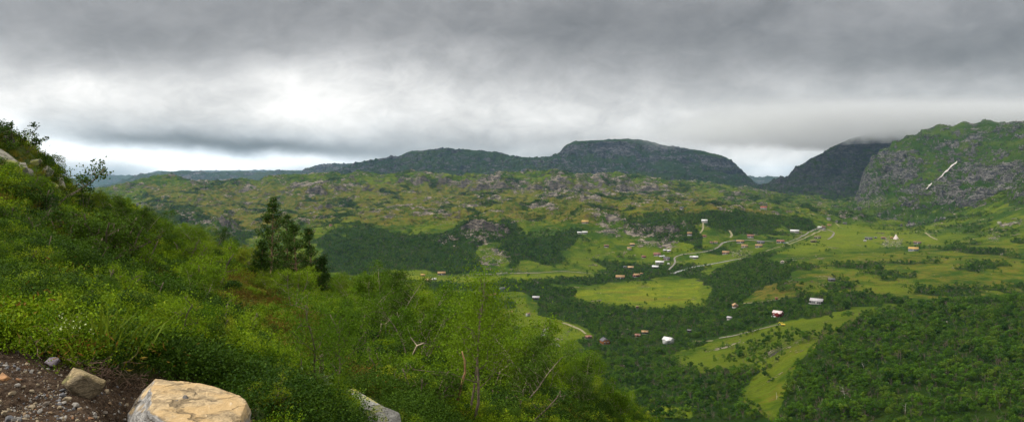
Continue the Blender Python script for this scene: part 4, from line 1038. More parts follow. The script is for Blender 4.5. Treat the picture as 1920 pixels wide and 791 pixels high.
def gable(o, w, d, h, rise, wall, roof, chim=False, yoff=0, xoff=0, zoff=0):
    """box walls closed by gables; ridge along local x"""
    b = MB(); x0, x1, y0, y1 = xoff - w/2, xoff + w/2, yoff - d/2, yoff + d/2; z0, z1 = zoff, zoff + h
    b.add([(x0,y0,z0),(x1,y0,z0),(x1,y1,z0),(x0,y1,z0),(x0,y0,z1),(x1,y0,z1),(x1,y1,z1),(x0,y1,z1),(x0,yoff,z1+rise),(x1,yoff,z1+rise)],
          [(0,3,2,1),(0,1,5,4),(2,3,7,6),(1,2,6,9,5),(3,0,4,8,7)])
    wl = b.build('wall', wall, o)
    r = MB(); ov = .45; th = .22; e = rise * ov / (d / 2)
    for sgn in (-1, 1):
        ye = yoff + sgn * (d/2 + ov); ze = z1 - e
        xs0, xs1 = x0 - ov, x1 + ov
        r.add([(xs0,ye,ze),(xs1,ye,ze),(xs1,yoff,z1+rise),(xs0,yoff,z1+rise),(xs0,ye,ze+th),(xs1,ye,ze+th),(xs1,yoff,z1+rise+th),(xs0,yoff,z1+rise+th)],
              [(0,1,2,3),(7,6,5,4),(0,4,5,1),(3,2,6,7),(0,3,7,4),(1,5,6,2)])
    rf = r.build('roof', roof, o)
    if chim:
        c = MB(); c.box(xoff + w*.18 - .3, xoff + w*.18 + .3, yoff - .3, yoff + .3, z1 + rise*.6, z1 + rise + .9); c.build('chimney', M_STONE, rf)
    return wl
def openings(o, w, d, h, xoff=0, n=2, gab=False, rise=0):
    """windows with sills and a door on the viewer's long side, and one window per gable"""
    yf = -d / 2 - .02
    xs = np.linspace(-w * .34, w * .34, n + 1)
    for k, xx in enumerate(xs):
        if k == n // 2:
            m = MB(); m.box(xoff + xx - .45, xoff + xx + .45, yf - .06, yf + .01, .25, 2.15); m.build('door', WALL['dark'] if k % 2 else M_TRIM, o)
        else:
            m = MB(); m.box(xoff + xx - .62, xoff + xx + .62, yf - .07, yf + .01, 1.0, 2.1); f_ = m.build('window', M_TRIM, o)
            g_ = MB(); g_.box(xoff + xx - .48, xoff + xx + .48, yf - .09, yf - .071, 1.12, 1.98); g_.build('pane', M_GLASS, f_)
    if gab:
        for sx in (-1, 1):
            m = MB(); x_ = sx * (w / 2 + .02); m.box(min(x_, x_ + sx*.06), max(x_, x_ + sx*.06), -.5, .5, 1.1, 2.1); f_ = m.build('window', M_TRIM, o)
            g_ = MB(); a_ = x_ + sx * .061; m2 = (min(a_, a_ + sx*.02), max(a_, a_ + sx*.02)); g_.box(m2[0], m2[1], -.38, .38, 1.22, 1.98); g_.build('pane', M_GLASS, f_)
def house(px, py, wpx, wall, roof, label, cat='cabin', name='cabin', rz=0, dr=.62, hr=None, rise=None, chim=False, small=False, wing=None, deck=None, gabled=False, bright=0):
    p = Vl.hit(px, py + wpx * .16); Yd = p[1]
    w_ = wpx / F * Yd * 0.95; d_ = max(2.2, w_ * dr) if not small else w_ * dr
    if gabled: w_, d_ = w_ * .95, w_ * .9
    h = hr if hr else min(2.9, max(1.7, w_ * .27)); ri = rise if rise else d_ * .30
    face = math.atan2(-p[0], p[1])            # front towards the viewpoint side of the valley
    a = face + R(rz) + (math.pi / 2 if gabled else 0)
    zs = [Vl.zat(p[0] + dx * w_ * .4, p[1] + dy * d_ * .5) for dx in (-1, 0, 1) for dy in (-1, 0, 1)]
    zb = max(zs) * .7 + min(zs) * .3 + .15
    o = empty(name, (p[0], p[1], zb), a)
    tag(o, label, cat, 'houses and cabins of the valley')
    fb = MB(); fb.box(-w_/2 + .06, w_/2 - .06, -d_/2 + .06, d_/2 - .06, min(zs) - zb - 1.5, 0.0); fb.build('foundation', M_STONE, o)
    gable(o, w_, d_, h, ri, WALL[wall], ROOF[roof], chim)
    if w_ > 5 and not gabled: openings(o, w_, d_, h, 0, 2 if w_ < 11 else 4, True)
    elif gabled:
        for (yy, zz) in ((-d_*.22, .9), (d_*.22, .9), (0, h + ri*.1)):
            m = MB(); x_ = -w_/2 - .02; m.box(x_ - .06, x_, yy - .7, yy + .7, zz, zz + 1.2); f_ = m.build('window', M_TRIM, o)
            g_ = MB(); g_.box(x_ - .085, x_ - .061, yy - .58, yy + .58, zz + .12, zz + 1.08); g_.build('pane', M_GLASS, f_)
    else:
        m = MB(); m.box(-.4, .4, -d_/2 - .09, -d_/2 - .01, .1, min(h - .1, 1.9)); m.build('door', WALL['dark'] if wall != 'dark' else WALL['brown'], o)
    if wing:     # a cross wing: (width share, depth share, x share, roof)
        ww, wd, wx = wing
        e2 = MB(); x0, x1 = wx * w_ - ww * w_/2, wx * w_ + ww * w_/2; y1 = -d_/2 + .3; y0 = y1 - wd * d_
        xm = (x0 + x1) / 2; rs = ww * w_ * .3
        e2.add([(x0,y0,0),(x1,y0,0),(x1,y1,0),(x0,y1,0),(x0,y0,h*.96),(x1,y0,h*.96),(x1,y1,h*.96),(x0,y1,h*.96),(xm,y0,h*.96+rs),(xm,y1,h*.96+rs)],
               [(0,3,2,1),(1,2,6,5),(3,0,4,7),(0,1,5,8,4),(2,3,7,9,6)])
        e2.build('wing', WALL[wall], o)
        r = MB(); th = .18; ov = .35; yb = 0
        for sgn in (-1, 1):
            xe = xm + sgn * ((x1 - x0)/2 + ov); ze = h*.96 - rs * ov / ((x1 - x0)/2); zt = h*.96 + rs
            r.add([(xe,y0-ov,ze),(xe,yb,ze),(xm,yb,zt),(xm,y0-ov,zt),(xe,y0-ov,ze+th),(xe,yb,ze+th),(xm,yb,zt+th),(xm,y0-ov,zt+th)],
                  [(0,1,2,3),(7,6,5,4),(0,4,5,1),(3,2,6,7),(0,3,7,4),(1,5,6,2)])
        r.build('wing_roof', ROOF[roof], o)
    if deck:
        m = MB(); m.box(-w_*.55, w_*.45, -d_/2 - 2.4, -d_/2 - .05, -.35, -.05); m.box(-w_*.55, w_*.45, -d_/2 - 2.4, -d_/2 - 2.3, -.05, .75)
        m.build('deck', WALL[deck], o)
    HOUSES.append((px, py, wpx, p[0], p[1], w_))
    return o
H_ = house
H_(1097,416,13,'tan','ochre','small cabin with a bright ochre sod roof on the rocky slope above the white sheds',dr=.7)
H_(1087,437,9,'white','white','left half of the long white-roofed shed pair on the green knoll','shed','shed',dr=.45)
H_(1097,436.5,10,'white','white','right half of the long white-roofed shed pair on the green knoll','shed','shed',dr=.45)
H_(1137,461.5,9,'dark','brown','dark cabin with a brown roof alone on the open green slope below the white sheds')
H_(1185.5,459,9,'dark','tan','dark cabin with a tan roof at the foot of the long dark cliff')
H_(1180,466,8,'white','tan','small white-walled cabin just below the dark cabin with the tan roof')
H_(1207,481.5,8,'red','rust','small rust-red cabin left of the hamlet')
H_(1232,477,13,'red','rust','long red farm building behind the two small white caravans')
H_(1246.5,469.5,6,'dark','white','left one of two adjoining dark sheds with white roofs at the top of the hamlet','shed','shed',rz=15)
H_(1254,470.5,7,'dark','white','right one of two adjoining dark sheds with white roofs at the top of the hamlet','shed','shed',rz=15)
H_(1250,485.5,12,'red','slate','red farmhouse with a dark grey roof in the middle of the hamlet','house','farmhouse',chim=True)
H_(1237,491.5,16,'grey','white','longest low barn of the hamlet with a pale roof','barn','barn',dr=.4)
H_(1229,501,12,'dark','white','dark-walled shed with a bright white roof at the bottom of the hamlet','shed','shed',rz=-12)
H_(1182.5,502,11,'brown','tan','tan-roofed cabin sunk in the trees below the mossy knoll')
H_(1172,501,6,'dark','slate','tiny dark shed touching the tan-roofed cabin in the trees','shed','shed')
H_(1163,519.5,17,'brown','sod','long cabin with an orange sod roof at the wood edge left of a red one')
H_(1193,516.5,12,'red','sod','dark red cabin with an orange sod roof in the woods above the big yellow meadow',rz=25,dr=.7)
H_(1203,513.5,5,'tan','sod','tiny tan shed behind the dark red sod-roofed cabin','shed','shed',small=True)
H_(1321,415,11,'white','white','white-roofed cabin high in the scrub above the hamlet road',chim=True)
H_(1293,440,9,'red','sod','red cabin with a tan roof in the dense wood above the road')
H_(1321,443,7,'red','rust','smaller red cabin in the dense wood right of the tan-roofed red one')
H_(1334,455,6,'dark','rust','small dark shed at the wood edge just left of the blue-grey cabin','shed','shed')
H_(1342,454.5,7,'blue','sod','blue-grey cabin with an orange roof beside the bend of the gravel road')
H_(1388,453,14,'dark','sod','dark cabin with an orange sod roof on the upper side of the gravel road')
H_(1396,461.7,12,'tan','sod','tan cabin with a bright orange sod roof below the gravel road')
H_(1422.7,461.5,13,'dark','sod','dark brown cabin with an orange-brown sod roof, right-hand of the two below the road')
H_(1426.5,454,14,'dark','slate','all dark long shed right beside the gravel road','shed','shed',dr=.45)
H_(1463.5,453,14,'dark','rust','dark cabin with a rusty roof where two roads meet, cars parked in front')
H_(1361,474,13,'red','sod','red cabin with an orange sod roof on the green below the road bend')
H_(1296,482,5,'white','white','smaller white shed left beside the white-roofed barn near the road','shed','shed',small=True,hr=1.6)
H_(1304,483,10,'dark','white','dark barn with a domed white roof on the green east of the hamlet','barn','barn')
H_(1407,443.5,12,'brown','rust','brown cabin half hidden at the upper edge of the wood above the road')
H_(1490,433,16,'grey','white','long low barn with a gleaming white roof above the meadow road','barn','barn',dr=.4)
H_(1432,390,12,'white','redroof','white mountain house with a red roof on the ridge towards the pass','house','mountain_house')
H_(1278,390,7,'dark','slate','lone dark hut on the plateau ridge','hut','hut')
H_(1467,492,7,'grey','pink','little hut with a pointed pale pink roof in the scrub of the right slope','hut','hut',gabled=True)
H_(1554,410.5,7,'white','slate','black-roofed white hut farthest up the valley end','hut','hut')
H_(1555,422.5,7,'orange','sod','orange cabin at the upper corner of the long green meadow')
H_(1537,426.5,7,'white','white','white shed at the top of the meadow road','shed','shed')
H_(1544,427,8,'dark','brown','brown-roofed cabin attached right of the white shed at the top of the meadow road')
H_(1584,419,7,'dark','slate','dark hut at the far edge of the long green meadow','hut','hut')
H_(1569,415,4,'dark','slate','tiny hut beside the track beyond the long green meadow','hut','hut',small=True,hr=1.6)
H_(1533,445,12,'dark','green','dark cabin under a green-brown turf roof, upper one of two at the left meadow end')
H_(1525.5,452.5,11,'dark','green','dark cabin under a green-brown turf roof, lower one of two at the left meadow end')
H_(1628.7,447,13,'dark','slate','long dark shed at the lower edge of the meadow, leftmost of its row','shed','shed',dr=.4)
H_(1622,452,5,'grey','grey','small grey shed just below the long dark shed of the meadow edge','shed','shed',small=True,hr=1.6)
H_(1641.5,446,5,'dark','slate','tiny dark shed second in the row along the meadow edge','shed','shed',small=True,hr=1.6)
H_(1656.6,446.5,9,'dark','brown','dark cabin third in the row along the meadow edge')
H_(1672,446,5,'orange','sod','small orange hut directly left of the pale conical tent','hut','hut',small=True,hr=1.8)
H_(1720,455.5,13,'dark','brown','long dark brown shed on the slope above the blue-walled cabin','shed','shed',dr=.4)
H_(1713,467.5,17,'blue','ochre','blue-walled cabin with a bright orange roof on the right slope','cabin',rz=-8)
H_(924,554,13,'brown','rust','brown cabin with a rust-red roof in the woods at the near left valley side')
H_(942,541,10,'blue','slate','blue-grey cabin above the rust-roofed one in the left woods',rz=30)
H_(952,587.5,19,'dark','sod','dark cabin with a wide sod roof between pines at the clearing edge',dr=.55)
H_(990,591,8,'white','brown','tall narrow white hut with a brown roof in the clearing','hut','hut',rz=50,hr=3)
H_(1005,558.5,13,'brown','grey','brown cabin with a grey roof behind the trees above the clearing')
H_(1039,650,17,'dark','grey','dark boarded barn with a grey board roof below the clearing','barn','barn',rz=30,dr=.7)
H_(1103,632,12,'brown','rust','rust-roofed cabin left of the orange timber house',rz=25)
H_(1134,641,17,'orange','slate','orange timber house with its gable and big windows to the valley','house','timber_house',rz=20,gabled=True,hr=3)
H_(1195.5,629,10,'orange','rust','low orange shed beside the sod-roofed dark cabin','shed','shed')
H_(1209,623,12,'dark','sod','dark cabin with a bright sod roof in the woods right of the orange timber house')
H_(1253,640,18,'white','white','large white house with a pale cross-gabled roof among the trees','house','farmhouse',rz=-32,dr=.75,hr=3.4,wing=(.42,.7,.12),chim=True)
H_(1379,573.5,12,'orange','tan','orange timber cabin with a pointed gable at the right end of the yellow meadow',rz=15,gabled=True)
H_(1368,597,9,'grey','grey','cabin showing only its pale grey roof above the birches',rz=-30)
H_(1458.7,591,17,'red','pink','dark red house with a pale roof and a white terrace near the yellow digger','house','farmhouse',rz=-25,dr=.7,hr=3.6,wing=(.4,.5,.22),deck='white')
H_(1293,621,8,'dark','slate','small black-roofed hut in the woods right of the white house','hut','hut')
H_(1195,577,5,'brown','brown','tiny brown hut in the wood edge below the yellow meadow','hut','hut',small=True,hr=2)
H_(1456,561,5,'orange','rust','tiny orange hut at the end of the forest track','hut','hut',small=True,hr=2)
H_(1531.5,565,23,'dark','grey','long cabin with a broad light grey roof and a pale porch on the right slope','cabin',rz=-12,dr=.6,hr=2.8,deck='grey')
H_(1559,525,12,'dark','slate','black gabled hut in the clearing high on the right slope','hut','hut',rz=20)
H_(828,512.6,15,'brown','sod','brown cabin with an orange sod roof behind the bright meadow at the cliff foot')
H_(793,516,8,'tan','ochre','low ochre-roofed hut left of the sod-roofed cabin by the bright meadow','hut','hut')
H_(803,525.6,11,'tan','tan','tan barn in front of the bright meadow','barn','barn')
H_(814,523.6,8,'grey','white','white-roofed shed attached to the tan barn by the bright meadow','shed','shed')
H_(620,422,6,'orange','rust','lone tiny orange hut on the far plateau meadow behind the pines','hut','hut',small=True,hr=2.2)

# the pale conical tent
def cone_tent():
    p = Vl.hit(1680, 448); k = p[1] / F; r = 4.6 * k; h = 9.5 * k
    o = empty('conical_tent', p); tag(o, 'tall pale conical tent rising above the row of dark huts', 'tent')
    m = MB(); n = 18; rings = [(1.0, -.3), (.93, .35), (.45, .72 * 1), (.13, .93)]
    v = []; zz = [0, .12, .55, .93]; rr = [1, .93, .46, .07]
    for z_, q in zip(zz, rr):
        for i in range(n):
            a = i / n * 2 * math.pi; w__ = 1 + (.05 if i % 2 else -.03); v.append((math.cos(a) * r * q * w__, math.sin(a) * r * q * w__, h * z_ - (.3 if z_ == 0 else 0)))
    f = []
    for j in range(3):
        for i in range(n):
            f.append((j*n+i, j*n+(i+1) % n, (j+1)*n+(i+1) % n, (j+1)*n+i))
    m.add(v, f); m.build('canvas', flat_mat('tent_canvas', (.52,.44,.42), .9, .1, 1), o)
    m = MB()
    for i in range(7):
        a = i / 7 * 6.28; m.tube([(math.cos(a) * r * .5, math.sin(a) * r * .5, h * .5), (-math.cos(a) * r * .10, -math.sin(a) * r * .10, h * 1.04)], [.06, .05], 4)
    m.build('poles', M_BARKD, o)
cone_tent()

# ------------------------------------------------------------------ vehicles
VP = {k: flat_mat(k + '_paint', c, .35, .05, 2, spec=.5) for k, c in dict(white=(.75,.75,.75), yellow=(.62,.46,.02), blue=(.10,.16,.36), dark=(.03,.03,.035), silver=(.45,.47,.5)).items()}
M_TYRE = flat_mat('tyre_rubber', (.02,.02,.02), .9)
def loft(mb, prof, w, inset=0.0):
    """side outline (y? along x, z) extruded across; narrower at the top"""
    zmax = max(p[1] for p in prof); zmin = min(p[1] for p in prof); n = len(prof)
    v = []
    for s in (-1, 1):
        for x, z in prof:
            k = 1 - inset * max(0, (z - zmin) / (zmax - zmin + 1e-6) - .45) / .55
            v.append((x, s * w / 2 * k, z))
    f = [tuple(range(n)), tuple(range(2*n - 1, n - 1, -1))] + [(i, i + n, (i+1) % n + n, (i+1) % n) for i in range(n)]
    mb.add(v, f)
def wheels(o, xs, w, r=.33):
    for x in xs:
        for s in (-1, 1):
            m = MB(); n = 14; vv = []
            for q in (-.1, .1):
                vv += [(x + math.cos(i/n*6.283)*r, s*(w/2 - .06) + q, r + math.sin(i/n*6.283)*r) for i in range(n)]
            m.add(vv, [tuple(range(n)), tuple(range(2*n-1, n-1, -1))] + [(i, i+n, (i+1) % n+n, (i+1) % n) for i in range(n)])
            m.build('wheel', M_TYRE, o)
def car(px, py, paint, label, rz=0, s=1.0):
    p = Vl.hit(px, py); o = empty('parked_car', p + np.array([0, 0, .35]), math.atan2(-p[0], p[1]) + R(rz), s); tag(o, label, 'car', 'cars in the valley')
    m = MB(); loft(m, [(-2.15,.35),(-2.2,.8),(-1.9,.98),(1.2,.98),(2.1,.85),(2.15,.4)], 1.75); m.build('body', VP[paint], o)
    m = MB(); loft(m, [(-1.75,.97),(-1.45,1.44),(.35,1.46),(1.1,.97)], 1.6, .2); g_ = m.build('cabin_glass', M_GLASS, o)
    m = MB(); m.box(-1.4, .32, -.66, .66, 1.45, 1.50); m.build('roof_panel', VP[paint], o)
    wheels(o, (-1.35, 1.35), 1.75)
    return o
car(1360,455,'white','white car parked at the bend of the gravel road beside the blue-grey cabin',20)
car(1471,456.5,'blue','blue car in front of the dark cabin with the rusty roof where two roads meet',10)
car(1476,456,'white','white car parked right of the blue one where two roads meet',-15)
def caravan(px, py, label, L=5.5, rz=0):
    p = Vl.hit(px, py); o = empty('caravan', p + np.array([0, 0, .3]), math.atan2(-p[0], p[1]) + R(rz)); tag(o, label, 'caravan', 'caravans in the hamlet')
    m = MB(); loft(m, [(-L/2,.5),(-L/2-.1,1.4),(-L/2+.25,2.45),(L/2-.35,2.55),(L/2+.1,1.5),(L/2-.2,.45)], 2.2, .06); b = m.build('body', VP['white'], o)
    for xx in (-L*.26, L*.2):
        m = MB(); m.box(xx-.55, xx+.55, -1.12, -1.09, 1.3, 1.95); m.build('window', M_GLASS, o)
    m = MB(); m.tube([(L/2-.2, 0, .5), (L/2+1.1, 0, .45)], [.06, .05], 4); m.build('drawbar', M_TYRE, o)
    wheels(o, (0,), 2.1, .3)
caravan(1239,482,'white caravan left of its neighbour in front of the long red farm building')
caravan(1244.5,481.5,'smaller white caravan next to the red farmhouse with the dark roof',4.2,25)
caravan(1253,496,'white caravan parked beside the short curved road below the red farmhouse',4.6,-20)
# yellow digger beside the track
p = Vl.hit(1468, 611); o = empty('digger', p + np.array([0, 0, .25]), math.atan2(-p[0], p[1])); tag(o, 'yellow digger with its arm folded forward, beside the track under the dark red house', 'digger')
for s in (-1, 1):
    m = MB(); loft(m, [(-1.6,.15),(-1.75,.45),(-1.5,.8),(1.5,.8),(1.75,.45),(1.6,.15)], .5)
    for q in range(len(m.v)): m.v[q] = m.v[q] + np.array([0, s * 1.0, 0])
    m.build('track', M_TYRE, o)
m = MB(); loft(m, [(-1.5,.85),(-1.5,1.7),(-1.2,1.9),(1.8,1.85),(1.95,1.5),(1.9,.85)], 2.2); m.build('body', VP['yellow'], o)
m = MB(); loft(m, [(-1.45,1.9),(-1.3,2.85),(-.1,2.9),(.1,1.9)], 1.15, .1); cb = m.build('cab', VP['yellow'], o)
m = MB(); m.box(-1.2, -.15, -.60, -.585, 2.0, 2.7); m.build('pane', M_GLASS, cb)
m = MB(); m.tube([(-1.3,.3,1.6),(-2.4,.3,3.0),(-3.3,.3,3.1)], [.22,.2,.16], 4); m.tube([(-3.2,.3,3.2),(-3.7,.3,1.6)], [.16,.12], 4); m.build('arm', VP['yellow'], o)
m = MB(); loft(m, [(-4.1,.5),(-4.2,1.2),(-3.6,1.6),(-3.3,1.2),(-3.4,.6)], .9)
m.v[0] = m.v[0] + np.array([0, .3, 0]); m.build('bucket', M_TYRE, o)
M_SNAG = flat_mat('bleached_wood', (.42,.39,.33), .85, .3, 4)
# ------------------------------------------------------------------ valley woods: 150-odd nearest trees one by one, the rest as one mass
vprot = [valley_tree_meshes(700 + i, H=5.0, n=[430,390,460,410,360][i]) for i in range(5)]
cprot = [valley_tree_meshes(720 + i, H=6.5, n=150, leaf=.5, conical=True) for i in range(2)]
rf = np.random.default_rng(31)
vsee = Vl.visible(7.0)
inview = (Vl.PX > -120) & (Vl.PX < 2040) & (Vl.Y > 240) & (Vl.Y < 3500)
lodv = 1.0 / (1 + np.clip((Vl.Y - 1300) / 700, 0, 10) ** 1.5)
lodv = lodv * np.where((Vl.Y < 700) & (Vl.PX < 1000), .15, 1)
D = dens * vsee * inview * (1 + 1.5 * pl)
NT_ = 128000
pts, tot = Vl.scatter(NT_, D * lodv, rf)
print('forest weight', tot, 'm2 per tree', tot / NT_)
hs = rf.uniform(.62, 1.38, NT_) * (1 + .25 * sstep(1500, 2600, pts[:, 1])) * np.where(rf.random(NT_) < .2, .6, 1)
hs *= np.where(pts[:, 1] < 900, 1.0, .92)
hs *= .72 + .50 * sstep(-.3, .4, fbm(pts[:, 0] / 28, pts[:, 1] / 34, 3, 77)) + (rf.random(NT_) < .05) * .3
Hh = hs * 5
PXp = CX + pts[:, 0] / pts[:, 1] * F; PYb = HY - pts[:, 2] / pts[:, 1] * F; PYt = HY - (pts[:, 2] + Hh) / pts[:, 1] * F
ok = np.ones(NT_, bool)
for (hx, hy, wp, X_, Y_, w_) in HOUSES:
    ok &= ~((np.hypot(pts[:, 0] - X_, pts[:, 1] - Y_) < w_ * .85 + 1.2))
    ok &= ~((np.abs(PXp - hx) < wp * .62 + 1) & (PYb > hy) & (PYt < hy + wp * .12) & (pts[:, 1] < Y_ + 3))
# keep the roads and streams free
for o in list(scene.objects):
    if o.type == 'MESH' and o.name.split('.')[0] in ('gravel_road', 'path', 'stream'):
        v = np.array([q.co[:] for q in o.data.vertices])[2::5]
        for q in v[::1]:
            ok &= (np.abs(pts[:, 0] - q[0]) > 5) | (np.abs(pts[:, 1] - q[1]) > 7)
pts = pts[ok]; hs = hs[ok]; n = len(pts)
kind = rf.integers(0, 5, n)
con = (rf.random(n) < .02) & (pts[:, 1] < 1300); kind[con] = 5 + rf.integers(0, 2, con.sum())
# the largest in the picture become individual trees
PXp = CX + pts[:, 0] / pts[:, 1] * F; PYb = HY - pts[:, 2] / pts[:, 1] * F
n_near = len([q for q in scene.objects if q.name.startswith('birch_tree')])
NI = 296 - n_near
infr = (PXp > 0) & (PXp < 1920) & (PYb < 800)
# hidden behind the near hillside?
hid = np.zeros(n, bool)
maxs = (Hs.Z / Hs.Y).max(0)
hid = (pts[:, 2] + hs * 5) / pts[:, 1] < np.interp(PXp, Hs.xs, maxs) + .035 * (PXp < 1250)
score = hs / pts[:, 1] * infr * ~hid * (kind < 5)
order = np.argsort(-score); ind = order[:NI]
protos_v = vprot + cprot
src = []
used = set()
for i in ind:
    k = int(kind[i]); s = float(hs[i])
    o, a, b = plant('birch_tree', protos_v[k], tuple(pts[i]), rf.random() * 6.28, (s * rf.uniform(.9, 1.2), s * rf.uniform(.9, 1.2), s),
          'dark green birch of the close-packed wood filling the lower right of the valley', 'tree', 'birches of the lower right wood')
    if k not in used: used.add(k); src.append((k, a, b))
# two conifers and one stray birch in the clearing stand on their own
for j, (x_, y_, H_, lab) in enumerate([(1023,607,6,'narrow dark conifer standing free in the clearing, right-hand one'), (995,612,6.5,'bushy dark conifer in the middle of the clearing beside the tall white hut'),
                               (1680,0,0,'')][:2]):
    p = Vl.hit(x_, y_); s = H_ / 6.5
    o, a, b = plant('conifer_tree', cprot[j], tuple(p), 1.0, (s * 1.1, s * 1.1, s), lab, 'conifer'); src.append((5 + j, a, b))
for k in range(5):
    if k not in used:
        i = order[NI + k]; s = float(hs[i])
        o, a, b = plant('birch_tree', protos_v[k], tuple(pts[i]), 1.0, s, 'dark green birch of the close-packed wood filling the lower right of the valley', 'tree', 'birches of the lower right wood'); src.append((k, a, b))
src.sort(key=lambda q: q[0])
rest = np.ones(n, bool); rest[ind] = False
q = pts[rest]; m = len(q)
sx = hs[rest]; sc = np.stack([sx * rf.uniform(.9, 1.25, m), sx * rf.uniform(.9, 1.25, m), sx], 1)
# far away the woods are low scrub in broad clumps
far = sstep(1500, 2600, q[:, 1]); sc[:, :2] *= (1 + .8 * far)[:, None]; sc[:, 2] *= (1 - .25 * far)
fo = scatter_obj('forest', q, np.stack([rf.normal(size=m) * .05, rf.normal(size=m) * .05, rf.random(m) * 6.28], 1), sc, kind[rest], [[a, b] for _, a, b in src])
tag(fo, 'birch woods and scrub covering the valley floor, its slopes and the plateau', 'forest')

# scrub on the right-hand mountain foot and the other mountains' lower slopes
X, Y = RMs.X, RMs.Y
ml = new_mask(0.0)
for pts_, v in [([(1600,396),(1700,372),(1760,366),(1760,384),(1660,410),(1610,412)], .8), ([(1720,380),(1800,378),(1850,370),(1920,350),(1920,385),(1800,402),(1720,405)], .8),
                ([(1640,330),(1700,335),(1700,360),(1650,360)], .25), ([(1550,385),(1600,385),(1600,400),(1550,400)], .3)]:
    paint(ml, v, pts_)
ml = blur(ml, 2)
pd = sample(ml, RMs.PX, RMs.PY) * sstep(-.1, .3, fbm(X / 40, Y / 60, 4, 81)) * RMs.visible(4) + .02
q, _ = RMs.scatter(3800, pd * (RMs.Y < 3000) * (RMs.PX < 2000), rf)
m = len(q); s = rf.uniform(.5, 1.0, m)
fo = scatter_obj('scrub', q, np.stack([np.zeros(m), np.zeros(m), rf.random(m) * 6.28], 1), np.stack([s * 1.2, s * 1.2, s * .85], 1), rf.integers(0, 5, m), [[a, b] for _, a, b in src[:5]])
tag(fo, 'dark scrub on the ledges and foot of the right-hand mountain', 'scrub')

# pale dead snags standing in the lower right wood
for i, (x_, y_, h_) in enumerate([(1583,748,6.5),(1540,712,4.5),(1697,775,5),(1620,690,4),(1500,735,4.5),(1745,740,4),(1812,760,4.5),(1666,720,4),(1456,748,4),(1870,700,4),(1590,660,3.5),(1402,770,4.5)]):
    r = np.random.default_rng(900 + i); m = MB(); pth = bend_path((0, 0, -.4), (r.normal() * .15, r.normal() * .1, 1), h_, 6, r, .3); m.tube(pth, np.linspace(.11, .03, 7), 5)
    for k in range(5): m.tube(bend_path(pth[2 + k % 4], (r.normal(), r.normal(), .8), h_ * .3, 3, r, .4), np.linspace(.045, .015, 4), 4, False)
    o = m.build('dead_tree', M_SNAG); o.location = Vl.hit(x_, y_)
    tag(o, 'bare pale dead trunk standing among the green birches of the lower right wood', 'dead tree', 'dead snags in the lower right wood')
# ------------------------------------------------------------------ stones
def hull_rock(name, pts3, mat, sub=4, amp=.03, freq=4.0, seed=0, parent=None, strata=0.0, crease=.35, mats=None):
    import bmesh
    bm = bmesh.new()
    for p in pts3: bm.verts.new(p)
    r = bmesh.ops.convex_hull(bm, input=bm.verts)
    junk = list({g for g in r['geom_interior'] + r['geom_unused'] if isinstance(g, bmesh.types.BMVert)})
    if junk: bmesh.ops.delete(bm, geom=junk, context='VERTS')
    bmesh.ops.triangulate(bm, faces=bm.faces)
    size = max(max(p[i] for p in pts3) - min(p[i] for p in pts3) for i in range(3))
    for it in range(sub):
        bmesh.ops.subdivide_edges(bm, edges=[e for e in bm.edges if e.calc_length() > size * .03 * (1 if it > 1 else 0)], cuts=1, use_grid_fill=True)
        if it in (2, 3): bmesh.ops.smooth_vert(bm, verts=bm.verts, factor=crease, use_axis_x=True, use_axis_y=True, use_axis_z=True)
        bmesh.ops.triangulate(bm, faces=[f for f in bm.faces if len(f.verts) > 3])
    bm.normal_update()
    v = np.array([q.co[:] for q in bm.verts]); nn = np.array([q.normal[:] for q in bm.verts])
    w = v / size * freq
    d = fbm(w[:, 0] + w[:, 2] * .7, w[:, 1] - w[:, 2] * .6, 5, 800 + seed, .55) + .5 * fbm(w[:, 2] * 1.3, w[:, 0] * .8 + w[:, 1], 4, 820 + seed, .6, ridged=True)
    if strata: d = d + strata * (np.abs(((w[:, 2] * 2.2 + w[:, 0] * .5 + .5 * d) % 1) - .5) - .25)
    v = v + nn * (d * amp * size)[:, None]
    for q, c in zip(bm.verts, v): q.co = c
    me = bpy.data.meshes.new(name); bm.to_mesh(me); bm.free()
    return mesh_obj(name, me, mat, parent, True)
